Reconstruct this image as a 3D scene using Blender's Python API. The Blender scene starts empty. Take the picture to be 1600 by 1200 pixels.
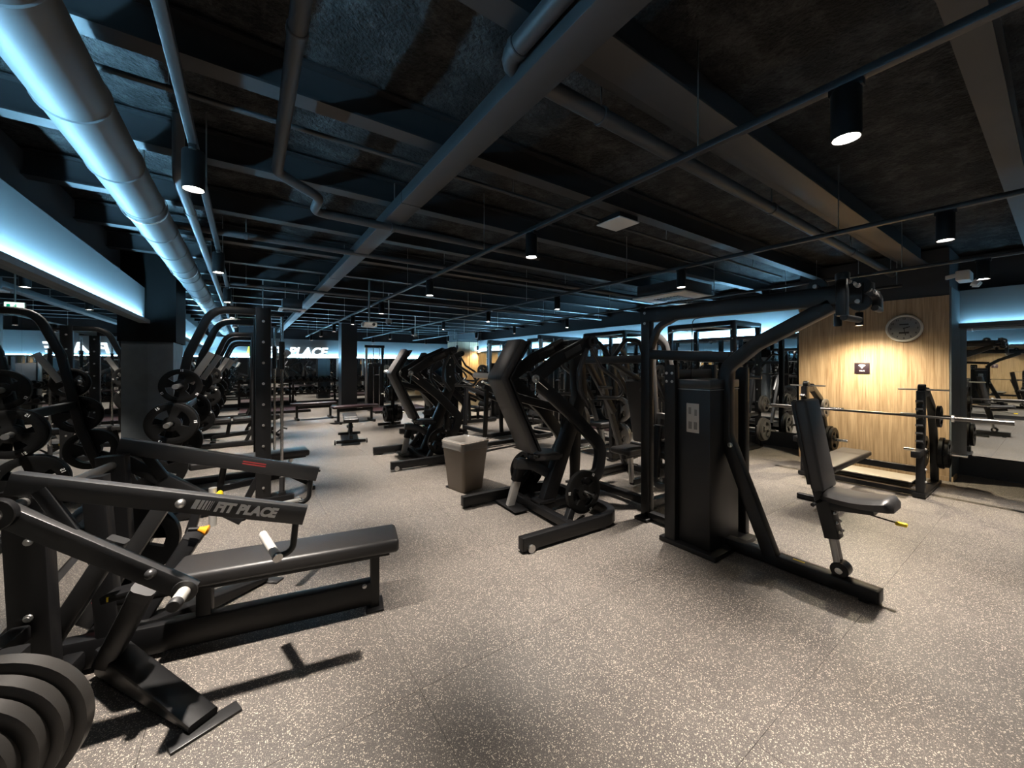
import bpy, bmesh, math, random
from mathutils import Vector, Matrix, noise
random.seed(7)
PI = math.pi
S = bpy.context.scene
C = S.collection

# ------------------------------------------------------------------ camera
YAW = math.radians(34.7)            # camera looks between the room's long axis (+Y) and the right wall (+X)
cam_d = bpy.data.cameras.new('camera')
cam_d.sensor_width = 36.0
cam_d.lens = 13.5
cam_d.shift_y = -30.0 / 1600.0
cam_d.clip_start = 0.02
cam = bpy.data.objects.new('camera', cam_d)
C.objects.link(cam)
cam.location = (0, 0, 1.5)
cam.rotation_euler = (PI / 2, 0, -YAW)
S.camera = cam

# ------------------------------------------------------------------ world, exposure
w = bpy.data.worlds.new('world'); S.world = w
w.use_nodes = True
w.node_tree.nodes['Background'].inputs[0].default_value = (0.5, 0.6, 0.7, 1)
w.node_tree.nodes['Background'].inputs[1].default_value = 0.0
S.view_settings.view_transform = 'Standard'
S.view_settings.look = 'None'
S.view_settings.gamma = 1.0
S.view_settings.use_curve_mapping = False
S.view_settings.exposure = 0.0
try:
    S.cycles.use_denoising = True
    S.cycles.max_bounces = 10
    S.cycles.glossy_bounces = 7
    S.cycles.diffuse_bounces = 4
    S.cycles.sample_clamp_indirect = 4.0
    S.cycles.caustics_reflective = False
    S.cycles.caustics_refractive = False
except Exception:
    pass

SPOT_W = 700.0          # track spotlights
SPOT_COL = (1.0, 0.90, 0.80)
LED_E = 420.0            # blue cove strips
LED_COL = (0.30, 0.68, 1.0)

# room extents (m)
XL, XR, YB, YF = -1.05, 8.10, -3.6, 16.6
MIR_T, HEAD_T = 2.05, 2.47
Z_SLAB, Z_JOIST = 3.05, 2.84

# ------------------------------------------------------------------ materials
MATS = {}
def mat(name, col, rough=0.5, metal=0.0, emit=None, estr=0.0, spec=0.5, bump=0.0, bscale=200.0, vary=0.0, vscale=6.0, coat=0.0):
    if name in MATS: return MATS[name]
    m = bpy.data.materials.new(name); m.use_nodes = True
    nt = m.node_tree; b = nt.nodes['Principled BSDF']
    b.inputs['Base Color'].default_value = (*col, 1)
    b.inputs['Roughness'].default_value = rough
    b.inputs['Metallic'].default_value = metal
    b.inputs['Specular IOR Level'].default_value = spec
    if coat: b.inputs['Coat Weight'].default_value = coat
    if emit:
        b.inputs['Emission Color'].default_value = (*emit, 1)
        b.inputs['Emission Strength'].default_value = estr
    if bump or vary:
        tc = nt.nodes.new('ShaderNodeTexCoord')
        if bump:
            n = nt.nodes.new('ShaderNodeTexNoise'); n.inputs['Scale'].default_value = bscale
            bp = nt.nodes.new('ShaderNodeBump'); bp.inputs['Strength'].default_value = bump; bp.inputs['Distance'].default_value = 0.002
            nt.links.new(tc.outputs['Object'], n.inputs['Vector'])
            nt.links.new(n.outputs['Fac'], bp.inputs['Height']); nt.links.new(bp.outputs['Normal'], b.inputs['Normal'])
        if vary:
            n2 = nt.nodes.new('ShaderNodeTexNoise'); n2.inputs['Scale'].default_value = vscale; n2.inputs['Detail'].default_value = 5
            r = nt.nodes.new('ShaderNodeValToRGB')
            r.color_ramp.elements[0].position = 0.3; r.color_ramp.elements[1].position = 0.7
            r.color_ramp.elements[0].color = (*[c * (1 - vary) for c in col], 1)
            r.color_ramp.elements[1].color = (*[min(1, c * (1 + vary)) for c in col], 1)
            nt.links.new(tc.outputs['Object'], n2.inputs['Vector'])
            nt.links.new(n2.outputs['Fac'], r.inputs['Fac']); nt.links.new(r.outputs['Color'], b.inputs['Base Color'])
    MATS[name] = m
    return m

STEEL = mat('black_powder_coat', (0.0055, 0.0055, 0.006), 0.38, spec=0.36, bump=0.15, bscale=700)
STEEL2 = mat('charcoal_powder_coat', (0.020, 0.020, 0.0205), 0.34, bump=0.15, bscale=700)
VINYL = mat('black_vinyl', (0.020, 0.019, 0.019), 0.42, bump=0.25, bscale=320)
RUBBER = mat('black_rubber', (0.014, 0.014, 0.015), 0.55)
IRON = mat('plate_rubber', (0.0045, 0.0045, 0.0045), 0.36, spec=0.2)
IRON2 = mat('lit_plate_rubber', (0.030, 0.028, 0.026), 0.36, bump=0.1, bscale=300)  # paler plate rubber: lamp light on the rims put into the colour
GREYPLATE = mat('grey_hammertone_iron', (0.22, 0.21, 0.20), 0.36, metal=0.7, bump=0.2, bscale=260)
CHROME = mat('chrome', (0.78, 0.77, 0.75), 0.16, metal=1.0)
SILVER = mat('silver_paint', (0.42, 0.41, 0.39), 0.38, metal=0.3)
SATIN = mat('satin_steel', (0.55, 0.54, 0.52), 0.34, metal=1.0)
KNURL = mat('knurled_grip', (0.62, 0.60, 0.56), 0.45, metal=0.6, bump=0.5, bscale=900)
WHITE = mat('white_print', (0.93, 0.93, 0.91), 0.5)
YELLOW = mat('yellow_plastic', (0.85, 0.62, 0.02), 0.4)
ORANGE = mat('orange_plastic', (0.80, 0.30, 0.02), 0.4)
RED = mat('red_sticker', (0.55, 0.05, 0.07), 0.4)
REDPRINT = mat('red_print', (0.25, 0.03, 0.03), 0.5)
BLACKP = mat('black_plastic', (0.006, 0.006, 0.0065), 0.45, spec=0.36)
GREYPAINT = mat('grey_wall_paint', (0.085, 0.092, 0.095), 0.7, bump=0.1, bscale=120)
LITPAINT = mat('brightened_wall_paint', (0.22, 0.235, 0.24), 0.7, bump=0.1, bscale=120)  # wall paint made paler: brighter cove light put into the header colour
DARKPAINT = mat('dark_wall_paint', (0.030, 0.031, 0.034), 0.65)
COLPAINT = mat('blue_grey_column_paint', (0.10, 0.115, 0.125), 0.6, vary=0.15)
JOISTM = mat('painted_joist_steel', (0.017, 0.017, 0.0182), 0.5, vary=0.25, vscale=5)
PIPEM = mat('painted_pipe', (0.030, 0.030, 0.032), 0.5)
DUCTM = mat('galvanised_duct', (0.125, 0.135, 0.14), 0.5, metal=0.1, vary=0.06, vscale=3)
TRACKM = mat('black_track', (0.018, 0.018, 0.019), 0.4)
MIRROR = mat('mirror_glass', (0.80, 0.83, 0.83), 0.012, metal=1.0)
BRONZE = mat('taupe_bin_plastic', (0.155, 0.125, 0.095), 0.45)
PAPER = mat('silver_placard', (0.38, 0.37, 0.35), 0.45)
WHITEPL = mat('white_plastic', (0.72, 0.71, 0.68), 0.45)
CLOCKFACE = mat('clock_face', (0.20, 0.20, 0.205), 0.5)
PLATFORM = mat('dark_stained_platform', (0.030, 0.014, 0.016), 0.4)
LENS = mat('lamp_lens', (1, 1, 1), 0.4, emit=(1.0, 0.90, 0.80), estr=190.0)
LENSW = mat('warm_lamp_lens', (1, 1, 1), 0.4, emit=(1.0, 0.82, 0.50), estr=400.0)
LEDM = mat('blue_led_strip', (0.5, 0.8, 1), 0.4, emit=LED_COL, estr=LED_E)
LEDM_R = mat('blue_led_strip_right', (0.5, 0.8, 1), 0.4, emit=LED_COL, estr=LED_E * 0.10)
LEDM_B = mat('blue_led_strip_dim', (0.5, 0.8, 1), 0.4, emit=LED_COL, estr=LED_E * 0.03)
SIGNW = mat('sign_letter_face', (0.9, 0.9, 0.9), 0.4, emit=(0.85, 0.95, 1.0), estr=2.2)
SIGNG = mat('sign_stripe_face', (0.7, 0.9, 0.1), 0.4, emit=(0.62, 0.85, 0.05), estr=1.4)
SIGNT = mat('sign_teal_face', (0.1, 0.6, 0.6), 0.4, emit=(0.05, 0.62, 0.60), estr=0.9)
EXITM = mat('exit_sign_face', (0.8, 1, 0.9), 0.4, emit=(0.75, 1.0, 0.88), estr=2.2)
EXITG = mat('exit_sign_green', (0.0, 0.4, 0.2), 0.4, emit=(0.0, 0.5, 0.25), estr=0.8)

def floor_material():
    m = bpy.data.materials.new('speckled_rubber'); m.use_nodes = True
    nt = m.node_tree; b = nt.nodes['Principled BSDF']; L = nt.links.new
    g = nt.nodes.new('ShaderNodeNewGeometry')
    def fleck(scale, thr, keep):
        v = nt.nodes.new('ShaderNodeTexVoronoi'); v.inputs['Scale'].default_value = scale
        L(g.outputs['Position'], v.inputs['Vector'])
        lt = nt.nodes.new('ShaderNodeMath'); lt.operation = 'LESS_THAN'; lt.inputs[1].default_value = thr
        L(v.outputs['Distance'], lt.inputs[0])
        sp = nt.nodes.new('ShaderNodeSeparateColor'); L(v.outputs['Color'], sp.inputs['Color'])
        gt = nt.nodes.new('ShaderNodeMath'); gt.operation = 'GREATER_THAN'; gt.inputs[1].default_value = keep
        L(sp.outputs['Red'], gt.inputs[0])
        mu = nt.nodes.new('ShaderNodeMath'); mu.operation = 'MULTIPLY'
        L(lt.outputs[0], mu.inputs[0]); L(gt.outputs[0], mu.inputs[1])
        return mu
    f1 = fleck(170, 0.42, 0.74); f2 = fleck(330, 0.42, 0.66)
    n = nt.nodes.new('ShaderNodeTexNoise'); n.inputs['Scale'].default_value = 3.0; n.inputs['Detail'].default_value = 4
    L(g.outputs['Position'], n.inputs['Vector'])
    r = nt.nodes.new('ShaderNodeValToRGB')
    r.color_ramp.elements[0].color = (0.080, 0.072, 0.066, 1); r.color_ramp.elements[1].color = (0.110, 0.099, 0.090, 1)
    r.color_ramp.elements[0].position = 0.3; r.color_ramp.elements[1].position = 0.7
    L(n.outputs['Fac'], r.inputs['Fac'])
    m1 = nt.nodes.new('ShaderNodeMixRGB'); m1.inputs[2].default_value = (0.52, 0.46, 0.38, 1)
    m2 = nt.nodes.new('ShaderNodeMixRGB'); m2.inputs[2].default_value = (0.30, 0.27, 0.23, 1)
    L(f2.outputs[0], m2.inputs[0]); L(r.outputs['Color'], m2.inputs[1])
    L(f1.outputs[0], m1.inputs[0]); L(m2.outputs[0], m1.inputs[1])
    L(m1.outputs[0], b.inputs['Base Color'])
    b.inputs['Roughness'].default_value = 0.42
    b.inputs['Specular IOR Level'].default_value = 0.5
    nb = nt.nodes.new('ShaderNodeTexNoise'); nb.inputs['Scale'].default_value = 260
    L(g.outputs['Position'], nb.inputs['Vector'])
    bp = nt.nodes.new('ShaderNodeBump'); bp.inputs['Strength'].default_value = 0.35; bp.inputs['Distance'].default_value = 0.002
    L(nb.outputs['Fac'], bp.inputs['Height']); L(bp.outputs['Normal'], b.inputs['Normal'])
    return m
FLOORM = floor_material()

def slab_material():
    m = bpy.data.materials.new('sprayed_black_slab'); m.use_nodes = True
    nt = m.node_tree; b = nt.nodes['Principled BSDF']; L = nt.links.new
    g = nt.nodes.new('ShaderNodeNewGeometry')
    n = nt.nodes.new('ShaderNodeTexNoise'); n.inputs['Scale'].default_value = 5; n.inputs['Detail'].default_value = 8; n.inputs['Roughness'].default_value = 0.75
    L(g.outputs['Position'], n.inputs['Vector'])
    r = nt.nodes.new('ShaderNodeValToRGB')
    r.color_ramp.elements[0].color = (0.003, 0.003, 0.003, 1); r.color_ramp.elements[1].color = (0.072, 0.072, 0.071, 1)
    r.color_ramp.elements[0].position = 0.46; r.color_ramp.elements[1].position = 0.74
    L(n.outputs['Fac'], r.inputs['Fac']); L(r.outputs['Color'], b.inputs['Base Color'])
    b.inputs['Roughness'].default_value = 0.9
    nb = nt.nodes.new('ShaderNodeTexNoise'); nb.inputs['Scale'].default_value = 45; nb.inputs['Detail'].default_value = 5
    L(g.outputs['Position'], nb.inputs['Vector'])
    bp = nt.nodes.new('ShaderNodeBump'); bp.inputs['Strength'].default_value = 1.0; bp.inputs['Distance'].default_value = 0.03
    L(nb.outputs['Fac'], bp.inputs['Height']); L(bp.outputs['Normal'], b.inputs['Normal'])
    return m
SLABM = slab_material()

def wood_material():
    m = bpy.data.materials.new('oak_veneer'); m.use_nodes = True
    nt = m.node_tree; b = nt.nodes['Principled BSDF']; L = nt.links.new
    tc = nt.nodes.new('ShaderNodeNewGeometry')
    mp = nt.nodes.new('ShaderNodeMapping'); mp.inputs['Scale'].default_value = (9, 9, 0.55)
    L(tc.outputs['Position'], mp.inputs['Vector'])
    n = nt.nodes.new('ShaderNodeTexNoise'); n.inputs['Scale'].default_value = 2.2; n.inputs['Detail'].default_value = 7; n.inputs['Roughness'].default_value = 0.62; n.inputs['Distortion'].default_value = 0.8
    L(mp.outputs['Vector'], n.inputs['Vector'])
    r = nt.nodes.new('ShaderNodeValToRGB')
    r.color_ramp.elements[0].color = (0.36, 0.24, 0.135, 1); r.color_ramp.elements[1].color = (0.55, 0.40, 0.25, 1)
    r.color_ramp.elements[0].position = 0.32; r.color_ramp.elements[1].position = 0.62
    L(n.outputs['Fac'], r.inputs['Fac'])
    mp2 = nt.nodes.new('ShaderNodeMapping'); mp2.inputs['Scale'].default_value = (70, 70, 1.6)
    L(tc.outputs['Position'], mp2.inputs['Vector'])
    n2 = nt.nodes.new('ShaderNodeTexNoise'); n2.inputs['Scale'].default_value = 1.5; n2.inputs['Detail'].default_value = 3
    L(mp2.outputs['Vector'], n2.inputs['Vector'])
    r2 = nt.nodes.new('ShaderNodeValToRGB')
    r2.color_ramp.elements[0].color = (0.72, 0.70, 0.66, 1); r2.color_ramp.elements[1].color = (1, 1, 1, 1)
    r2.color_ramp.elements[0].position = 0.35; r2.color_ramp.elements[1].position = 0.55
    L(n2.outputs['Fac'], r2.inputs['Fac'])
    mx = nt.nodes.new('ShaderNodeMixRGB'); mx.blend_type = 'MULTIPLY'; mx.inputs[0].default_value = 1
    L(r.outputs['Color'], mx.inputs[1]); L(r2.outputs['Color'], mx.inputs[2])
    L(mx.outputs[0], b.inputs['Base Color'])
    b.inputs['Roughness'].default_value = 0.5
    return m
WOOD = wood_material()

def film_material():
    m = bpy.data.materials.new('clear_bin_liner'); m.use_nodes = True
    b = m.node_tree.nodes['Principled BSDF']
    b.inputs['Base Color'].default_value = (0.34, 0.335, 0.32, 1); b.inputs['Roughness'].default_value = 0.18
    b.inputs['Alpha'].default_value = 0.30
    return m
FILM = film_material()

# ------------------------------------------------------------------ mesh helpers
def V(*a): return Vector(a)
def link(name, verts, faces, m, parent=None, smooth=35):
    me = bpy.data.meshes.new(name)
    me.from_pydata([tuple(v) for v in verts], [], faces)
    me.materials.append(m)
    bm = bmesh.new(); bm.from_mesh(me); bmesh.ops.recalc_face_normals(bm, faces=bm.faces); bm.to_mesh(me); bm.free()
    if smooth:
        me.polygons.foreach_set('use_smooth', [True] * len(me.polygons))
        me.set_sharp_from_angle(angle=math.radians(smooth))
    o = bpy.data.objects.new(name, me); C.objects.link(o)
    if parent: o.parent = parent
    return o
def inst(src, name, parent=None, mtx=None):
    o = bpy.data.objects.new(name, src); C.objects.link(o)
    if parent: o.parent = parent
    if mtx is not None: o.matrix_local = mtx
    return o
def thing(name, label, cat, loc=(0, 0, 0), rz=0.0, group=None):
    o = bpy.data.objects.new(name, None); C.objects.link(o)
    o.empty_display_size = 0.1
    o.location = loc; o.rotation_euler = (0, 0, rz)
    tag(o, label, cat, group)
    return o
def tag(o, label, cat, group=None):
    o['label'] = label; o['category'] = cat
    if group: o['group'] = group
    return o
def struct(o):
    o['kind'] = 'structure'; return o

def rrect(w, h, r, seg=2):
    r = min(r, w / 2 * 0.98, h / 2 * 0.98); pts = []
    for cx, cy, a0 in ((w/2-r, h/2-r, 0), (-w/2+r, h/2-r, PI/2), (-w/2+r, -h/2+r, PI), (w/2-r, -h/2+r, 1.5*PI)):
        for i in range(seg + 1):
            a = a0 + (PI / 2) * i / seg
            pts.append((cx + r * math.cos(a), cy + r * math.sin(a)))
    return pts
def circ(r, n=14): return [(r * math.cos(2*PI*i/n), r * math.sin(2*PI*i/n)) for i in range(n)]
def fillet(pts, r, seg=5):
    pts = [Vector(p) for p in pts]
    if r <= 0 or len(pts) < 3: return pts
    out = [pts[0]]
    for i in range(1, len(pts) - 1):
        a, b, c = pts[i-1], pts[i], pts[i+1]
        d1 = (a - b); d2 = (c - b); l1, l2 = d1.length, d2.length
        d1.normalize(); d2.normalize()
        ang = d1.angle(d2)
        if ang > PI - 0.02: out.append(b); continue
        t = min(r / math.tan(ang / 2), l1 * 0.48, l2 * 0.48)
        p1 = b + d1 * t; p2 = b + d2 * t
        for k in range(seg + 1):
            s = k / seg
            out.append(p1 * (1-s)**2 + b * 2*s*(1-s) + p2 * s*s)
    out.append(pts[-1])
    return out
def sweep_data(pts, prof, lat=None, closed=False):
    """sweep a 2D profile; prof x runs along lat (if given), y across it"""
    pts = [Vector(p) for p in pts]; n = len(pts); T = []
    for i in range(n):
        if closed: t = (pts[(i+1) % n] - pts[i]).normalized() + (pts[i] - pts[i-1]).normalized()
        elif i == 0: t = pts[1] - pts[0]
        elif i == n-1: t = pts[-1] - pts[-2]
        else: t = (pts[i+1] - pts[i]).normalized() + (pts[i] - pts[i-1]).normalized()
        T.append(t.normalized())
    verts = []; a = None
    for i in range(n):
        t = T[i]
        if lat is not None:
            a = Vector(lat) - t * t.dot(Vector(lat)); a.normalize()
        elif a is None:
            ref = Vector((0, 0, 1)) if abs(t.z) < 0.9 else Vector((0, 1, 0))
            a = ref.cross(t); a.normalize()
        else:
            a = a - t * t.dot(a); a.normalize()
        b = t.cross(a)
        k = 1.0
        if 0 < i < n - 1 or closed:
            dprev = (pts[i] - pts[i-1]).normalized()
            k = 1.0 / max(0.5, t.dot(dprev))
        for (x, y) in prof:
            verts.append(pts[i] + a * x + b * (y * (k if lat is not None else 1)))
    m = len(prof); faces = []
    for i in range(n if closed else n - 1):
        j = (i + 1) % n
        for q in range(m):
            r = (q + 1) % m
            faces.append((i*m+q, i*m+r, j*m+r, j*m+q))
    if not closed:
        faces.append(tuple(range(m))[::-1]); faces.append(tuple((n-1)*m + q for q in range(m)))
    return verts, faces
def bar(parent, name, p0, p1, w, h, m=None, lat=None, r=None):
    """rectangular tube p0->p1; w runs along lat (default horizontal), h across"""
    if r is None: r = min(w, h) * 0.16
    v, f = sweep_data([p0, p1], rrect(w, h, r), lat)
    return link(name, v, f, m or STEEL, parent)
def taper(parent, name, p0, p1, w0, h0, w1, h1, m=None):
    p0 = Vector(p0); p1 = Vector(p1); d = p1 - p0; a = Vector((0, 0, 1)).cross(d).normalized(); b = Vector((0, 0, 1))
    v = [p + a*x + b*y for p, w_, h_ in ((p0, w0, h0), (p1, w1, h1)) for x, y in rrect(w_, h_, 0.012)]; n = len(v) // 2
    return link(name, v, [tuple(range(n))[::-1], tuple(range(n, 2*n))] + [(i, (i+1) % n, n + (i+1) % n, n + i) for i in range(n)], m or STEEL, parent)
def bent(parent, name, pts, w, h, lat, rad=0.08, m=None, r=None, closed=False):
    if r is None: r = min(w, h) * 0.16
    v, f = sweep_data(fillet(pts, rad), rrect(w, h, r), lat, closed)
    return link(name, v, f, m or STEEL, parent)
def tube(parent, name, pts, r, m=None, rad=0.05, n=12, closed=False):
    v, f = sweep_data(fillet(pts, rad), circ(r, n), None, closed)
    return link(name, v, f, m or STEEL, parent)
def rod(parent, name, p0, p1, r, m=None, n=14):
    v, f = sweep_data([p0, p1], circ(r, n)); return link(name, v, f, m or CHROME, parent)
def box_data(c, s, bev=0.0, seg=2):
    bm = bmesh.new(); bmesh.ops.create_cube(bm, size=1)
    for v in bm.verts: v.co = Vector((v.co.x * s[0], v.co.y * s[1], v.co.z * s[2]))
    if bev: bmesh.ops.bevel(bm, geom=bm.edges[:] + bm.verts[:], offset=bev, segments=seg, affect='EDGES', profile=0.5)
    for v in bm.verts: v.co += Vector(c)
    return bm
def box(parent, name, c, s, m, bev=0.0, seg=2, rot=None):
    bm = box_data((0, 0, 0), s, bev, seg)
    M = Matrix.Translation(Vector(c)) @ (rot.to_4x4() if rot is not None else Matrix())
    bm.transform(M)
    me = bpy.data.meshes.new(name); bm.to_mesh(me); bm.free()
    me.materials.append(m)
    if bev:
        me.polygons.foreach_set('use_smooth', [True] * len(me.polygons)); me.set_sharp_from_angle(angle=math.radians(40))
    o = bpy.data.objects.new(name, me); C.objects.link(o)
    if parent: o.parent = parent
    return o
def pad(parent, name, c, s, m=None, bev=0.025, rot=None):
    return box(parent, name, c, s, m or VINYL, bev, 4, rot)
def prism(parent, name, outline, z0, z1, m, M=None, bev=0.0):
    n = len(outline)
    v = [(x, y, z0) for x, y in outline] + [(x, y, z1) for x, y in outline]
    f = [tuple(range(n))[::-1], tuple(range(n, 2*n))] + [(i, (i+1) % n, n + (i+1) % n, n + i) for i in range(n)]
    if M is not None: v = [M @ Vector(p) for p in v]
    o = link(name, v, f, m, parent)
    if bev:
        bm = bmesh.new(); bm.from_mesh(o.data)
        bmesh.ops.bevel(bm, geom=[e for e in bm.edges if e.calc_face_angle(0) > 1.0], offset=bev, segments=2, affect='EDGES')
        bm.to_mesh(o.data); bm.free()
        o.data.polygons.foreach_set('use_smooth', [True] * len(o.data.polygons)); o.data.set_sharp_from_angle(angle=math.radians(40))
    return o
def lathe_data(prof, n=24):
    v = []; f = []; m = len(prof)
    for i in range(n):
        a = 2*PI*i/n
        for r, z in prof: v.append((r * math.cos(a), r * math.sin(a), z))
    for i in range(n):
        j = (i+1) % n
        for k in range(m - 1):
            f.append((i*m+k, j*m+k, j*m+k+1, i*m+k+1))
    return v, f
def lathe(parent, name, prof, m, loc=(0, 0, 0), axis=(0, 0, 1), n=24):
    v, f = lathe_data(prof, n)
    q = Vector(axis).to_track_quat('Z', 'Y')
    v = [q @ Vector(p) + Vector(loc) for p in v]
    return link(name, v, f, m, parent)
def disc_cyl(parent, name, loc, axis, r, t, m, n=18, bev=0.0):
    """solid disc centred on loc"""
    b = bev or min(r, t) * 0.12
    return lathe(parent, name, [(0, -t/2), (r-b, -t/2), (r, -t/2+b), (r, t/2-b), (r-b, t/2), (0, t/2)], m, loc, axis, n)
BOLT_ME = {}
def bolt(parent, loc, axis, r=0.016, m=None):
    key = (round(r, 4), (m or SATIN).name)
    if key not in BOLT_ME:
        v, f = lathe_data([(0, 0.012), (r*0.55, 0.012), (r*0.6, 0.008), (r*0.9, 0.006), (r, 0), (0, 0)], 10)
        o = link('bolt', v, f, m or SATIN); BOLT_ME[key] = o.data; bpy.data.objects.remove(o)
    q = Vector(axis).to_track_quat('Z', 'Y')
    return inst(BOLT_ME[key], 'bolt', parent, Matrix.Translation(Vector(loc)) @ q.to_matrix().to_4x4())
def text_mesh(body, size, m, shear=0.0, bold=0.0, ext=0.0, name='lettering', align='LEFT'):
    cu = bpy.data.curves.new(name, 'FONT'); cu.body = body; cu.size = size; cu.shear = shear; cu.offset = bold; cu.extrude = ext
    cu.align_x = align; cu.resolution_u = 3
    o = bpy.data.objects.new(name, cu); C.objects.link(o)
    bpy.context.view_layer.update()
    me = bpy.data.meshes.new_from_object(o.evaluated_get(bpy.context.evaluated_depsgraph_get()))
    bpy.data.objects.remove(o); me.name = name
    me.materials.clear(); me.materials.append(m)
    return me
def frame_mtx(origin, xdir, ydir):
    x = Vector(xdir).normalized(); z = x.cross(Vector(ydir)).normalized(); y = z.cross(x)
    M = Matrix((x, y, z)).transposed().to_4x4(); M.translation = Vector(origin)
    return M
def logo(parent, origin, xdir, ydir, h, length, m=None):
    """five slanted bars followed by FIT PLACE, flat print"""
    M = frame_mtx(origin, xdir, ydir)
    me = text_mesh('FIT PLACE', h * 1.38, m or WHITE, shear=0.22, bold=h * 0.085, name='lettering')
    xs = [v.co.x for v in me.vertices]; wd = max(xs) - min(xs)
    bars = 0.23 * length
    k = (length - bars - 0.02 * length) / wd
    me.transform(Matrix.Translation((bars + 0.02 * length, 0, 0)) @ Matrix.Diagonal((k, 1, 1, 1)))
    inst(me, 'lettering', parent, M)
    x = 0.0; widths = [0.062, 0.040, 0.028, 0.018, 0.010, 0.006]
    for wd in widths:
        ww = wd * length * 0.9
        v = [(x, 0, 0), (x + ww, 0, 0), (x + ww + 0.22*h, h, 0), (x + 0.22*h, h, 0)]
        o = link('logo_bar', v, [(0, 1, 2, 3)], m or WHITE, parent, smooth=0); o.matrix_local = M
        x += ww + 0.012 * length

# ------------------------------------------------------------------ weight plates (shared meshes)
PLATES = {}
def plate_mesh(R, T, m):
    key = (R, T, m.name)
    if key in PLATES: return PLATES[key]
    rings = [0.026, 0.26*R, 0.36*R, 0.70*R, 0.80*R, 0.955*R, R]
    thick = [T*0.55, T*0.55, T*0.42, T*0.42, T*0.5, T*0.5, T*0.42]
    N = 48; verts = []; faces = []
    for side in (1, -1):
        for k, r in enumerate(rings):
            for i in range(N):
                a = 2*PI*i/N; verts.append((r*math.cos(a), r*math.sin(a), side*thick[k]))
    nr = len(rings); off = nr * N
    def cell(k, i):
        if k < 0 or k >= nr - 1: return False
        if k == 2 and (i % 16) in range(2, 12): return False
        return True
    def vid(s, k, i): return s*off + k*N + (i % N)
    for k in range(nr - 1):
        for i in range(N):
            if not cell(k, i): continue
            faces.append((vid(0,k,i), vid(0,k+1,i), vid(0,k+1,i+1), vid(0,k,i+1)))
            faces.append((vid(1,k,i), vid(1,k,i+1), vid(1,k+1,i+1), vid(1,k+1,i)))
            if not cell(k-1, i): faces.append((vid(0,k,i), vid(0,k,i+1), vid(1,k,i+1), vid(1,k,i)))
            if not cell(k+1, i): faces.append((vid(0,k+1,i), vid(1,k+1,i), vid(1,k+1,i+1), vid(0,k+1,i+1)))
            if not cell(k, (i-1) % N): faces.append((vid(0,k,i), vid(1,k,i), vid(1,k+1,i), vid(0,k+1,i)))
            if not cell(k, (i+1) % N): faces.append((vid(0,k,i+1), vid(0,k+1,i+1), vid(1,k+1,i+1), vid(1,k,i+1)))
    o = link('weight_plate', verts, faces, m); me = o.data; bpy.data.objects.remove(o)
    PLATES[key] = me
    return me
NUMS = {}
def plate(loc, axis, R, label, group, T=0.045, m=None, spin=0.0, num=None):
    me = plate_mesh(R, T, m or IRON)
    q = Vector(axis).to_track_quat('Z', 'Y')
    M = Matrix.Translation(Vector(loc)) @ q.to_matrix().to_4x4() @ Matrix.Rotation(spin, 4, 'Z')
    o = inst(me, 'weight_plate', None, M)
    tag(o, label, 'weight plate', group)
    if num:
        key = (num, R)
        if key not in NUMS: NUMS[key] = text_mesh(num, R * 0.17, WHITE, bold=R*0.004, name='number', align='CENTER')
        for a in (0.6, 0.6 + 2*PI/3, 0.6 + 4*PI/3):
            r = 0.86 * R
            Mn = Matrix.Rotation(a, 4, 'Z') @ Matrix.Translation((r, -0.0, T*0.5 + 0.0015)) @ Matrix.Rotation(-PI/2, 4, 'Z')
            inst(NUMS[key], 'number', o, Mn)
    return o
def w2(root, p):
    """local point of a thing -> world"""
    return Matrix.Translation(root.location) @ root.rotation_euler.to_matrix().to_4x4() @ Vector(p)
def wd(root, d): return root.rotation_euler.to_matrix() @ Vector(d)
def plates_on(root, p0, axis, radii, label, group, T=0.045, m=None, num=None):
    """a row of plates threaded on a horn that starts at local p0 and runs along axis"""
    d = 0.0; ax = Vector(axis).normalized(); n = len(radii)
    for i, R in enumerate(radii):
        p = Vector(p0) + ax * (d + T/2); d += T + 0.003
        if n == 1: lb = label % 'only'
        elif i == 0: lb = label % 'innermost'
        elif i == n - 1: lb = label % 'outermost'
        else: lb = label % ('second' if i == 1 else 'third')
        plate(w2(root, p), wd(root, ax), R, lb, group, T, m, spin=random.random() * 6, num=num if i == n - 1 else None)

# ================================================================== SETTING
# floor: one-metre rubber tiles laid on a base
fl = link('floor', [(-1.34, -4.3, -0.02), (8.66, -4.3, -0.02), (8.66, 17.7, -0.02), (-1.34, 17.7, -0.02),
                    (-1.34, -4.3, -0.12), (8.66, -4.3, -0.12), (8.66, 17.7, -0.12), (-1.34, 17.7, -0.12)],
          [(0, 1, 2, 3), (4, 7, 6, 5), (0, 4, 5, 1), (1, 5, 6, 2), (2, 6, 7, 3), (3, 7, 4, 0)], mat('grey_screed', (0.2, 0.19, 0.17), 0.8), smooth=0)
struct(fl)
bm = box_data((0, 0, -0.01), (0.9988, 0.9988, 0.02), 0.0006, 1)
me_tile = bpy.data.meshes.new('rubber_tile'); bm.to_mesh(me_tile); bm.free(); me_tile.materials.append(FLOORM)
for i in range(10):
    for j in range(22):
        inst(me_tile, 'rubber_tile', fl, Matrix.Translation((-0.84 + i, -3.8 + j, 0)))

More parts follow.
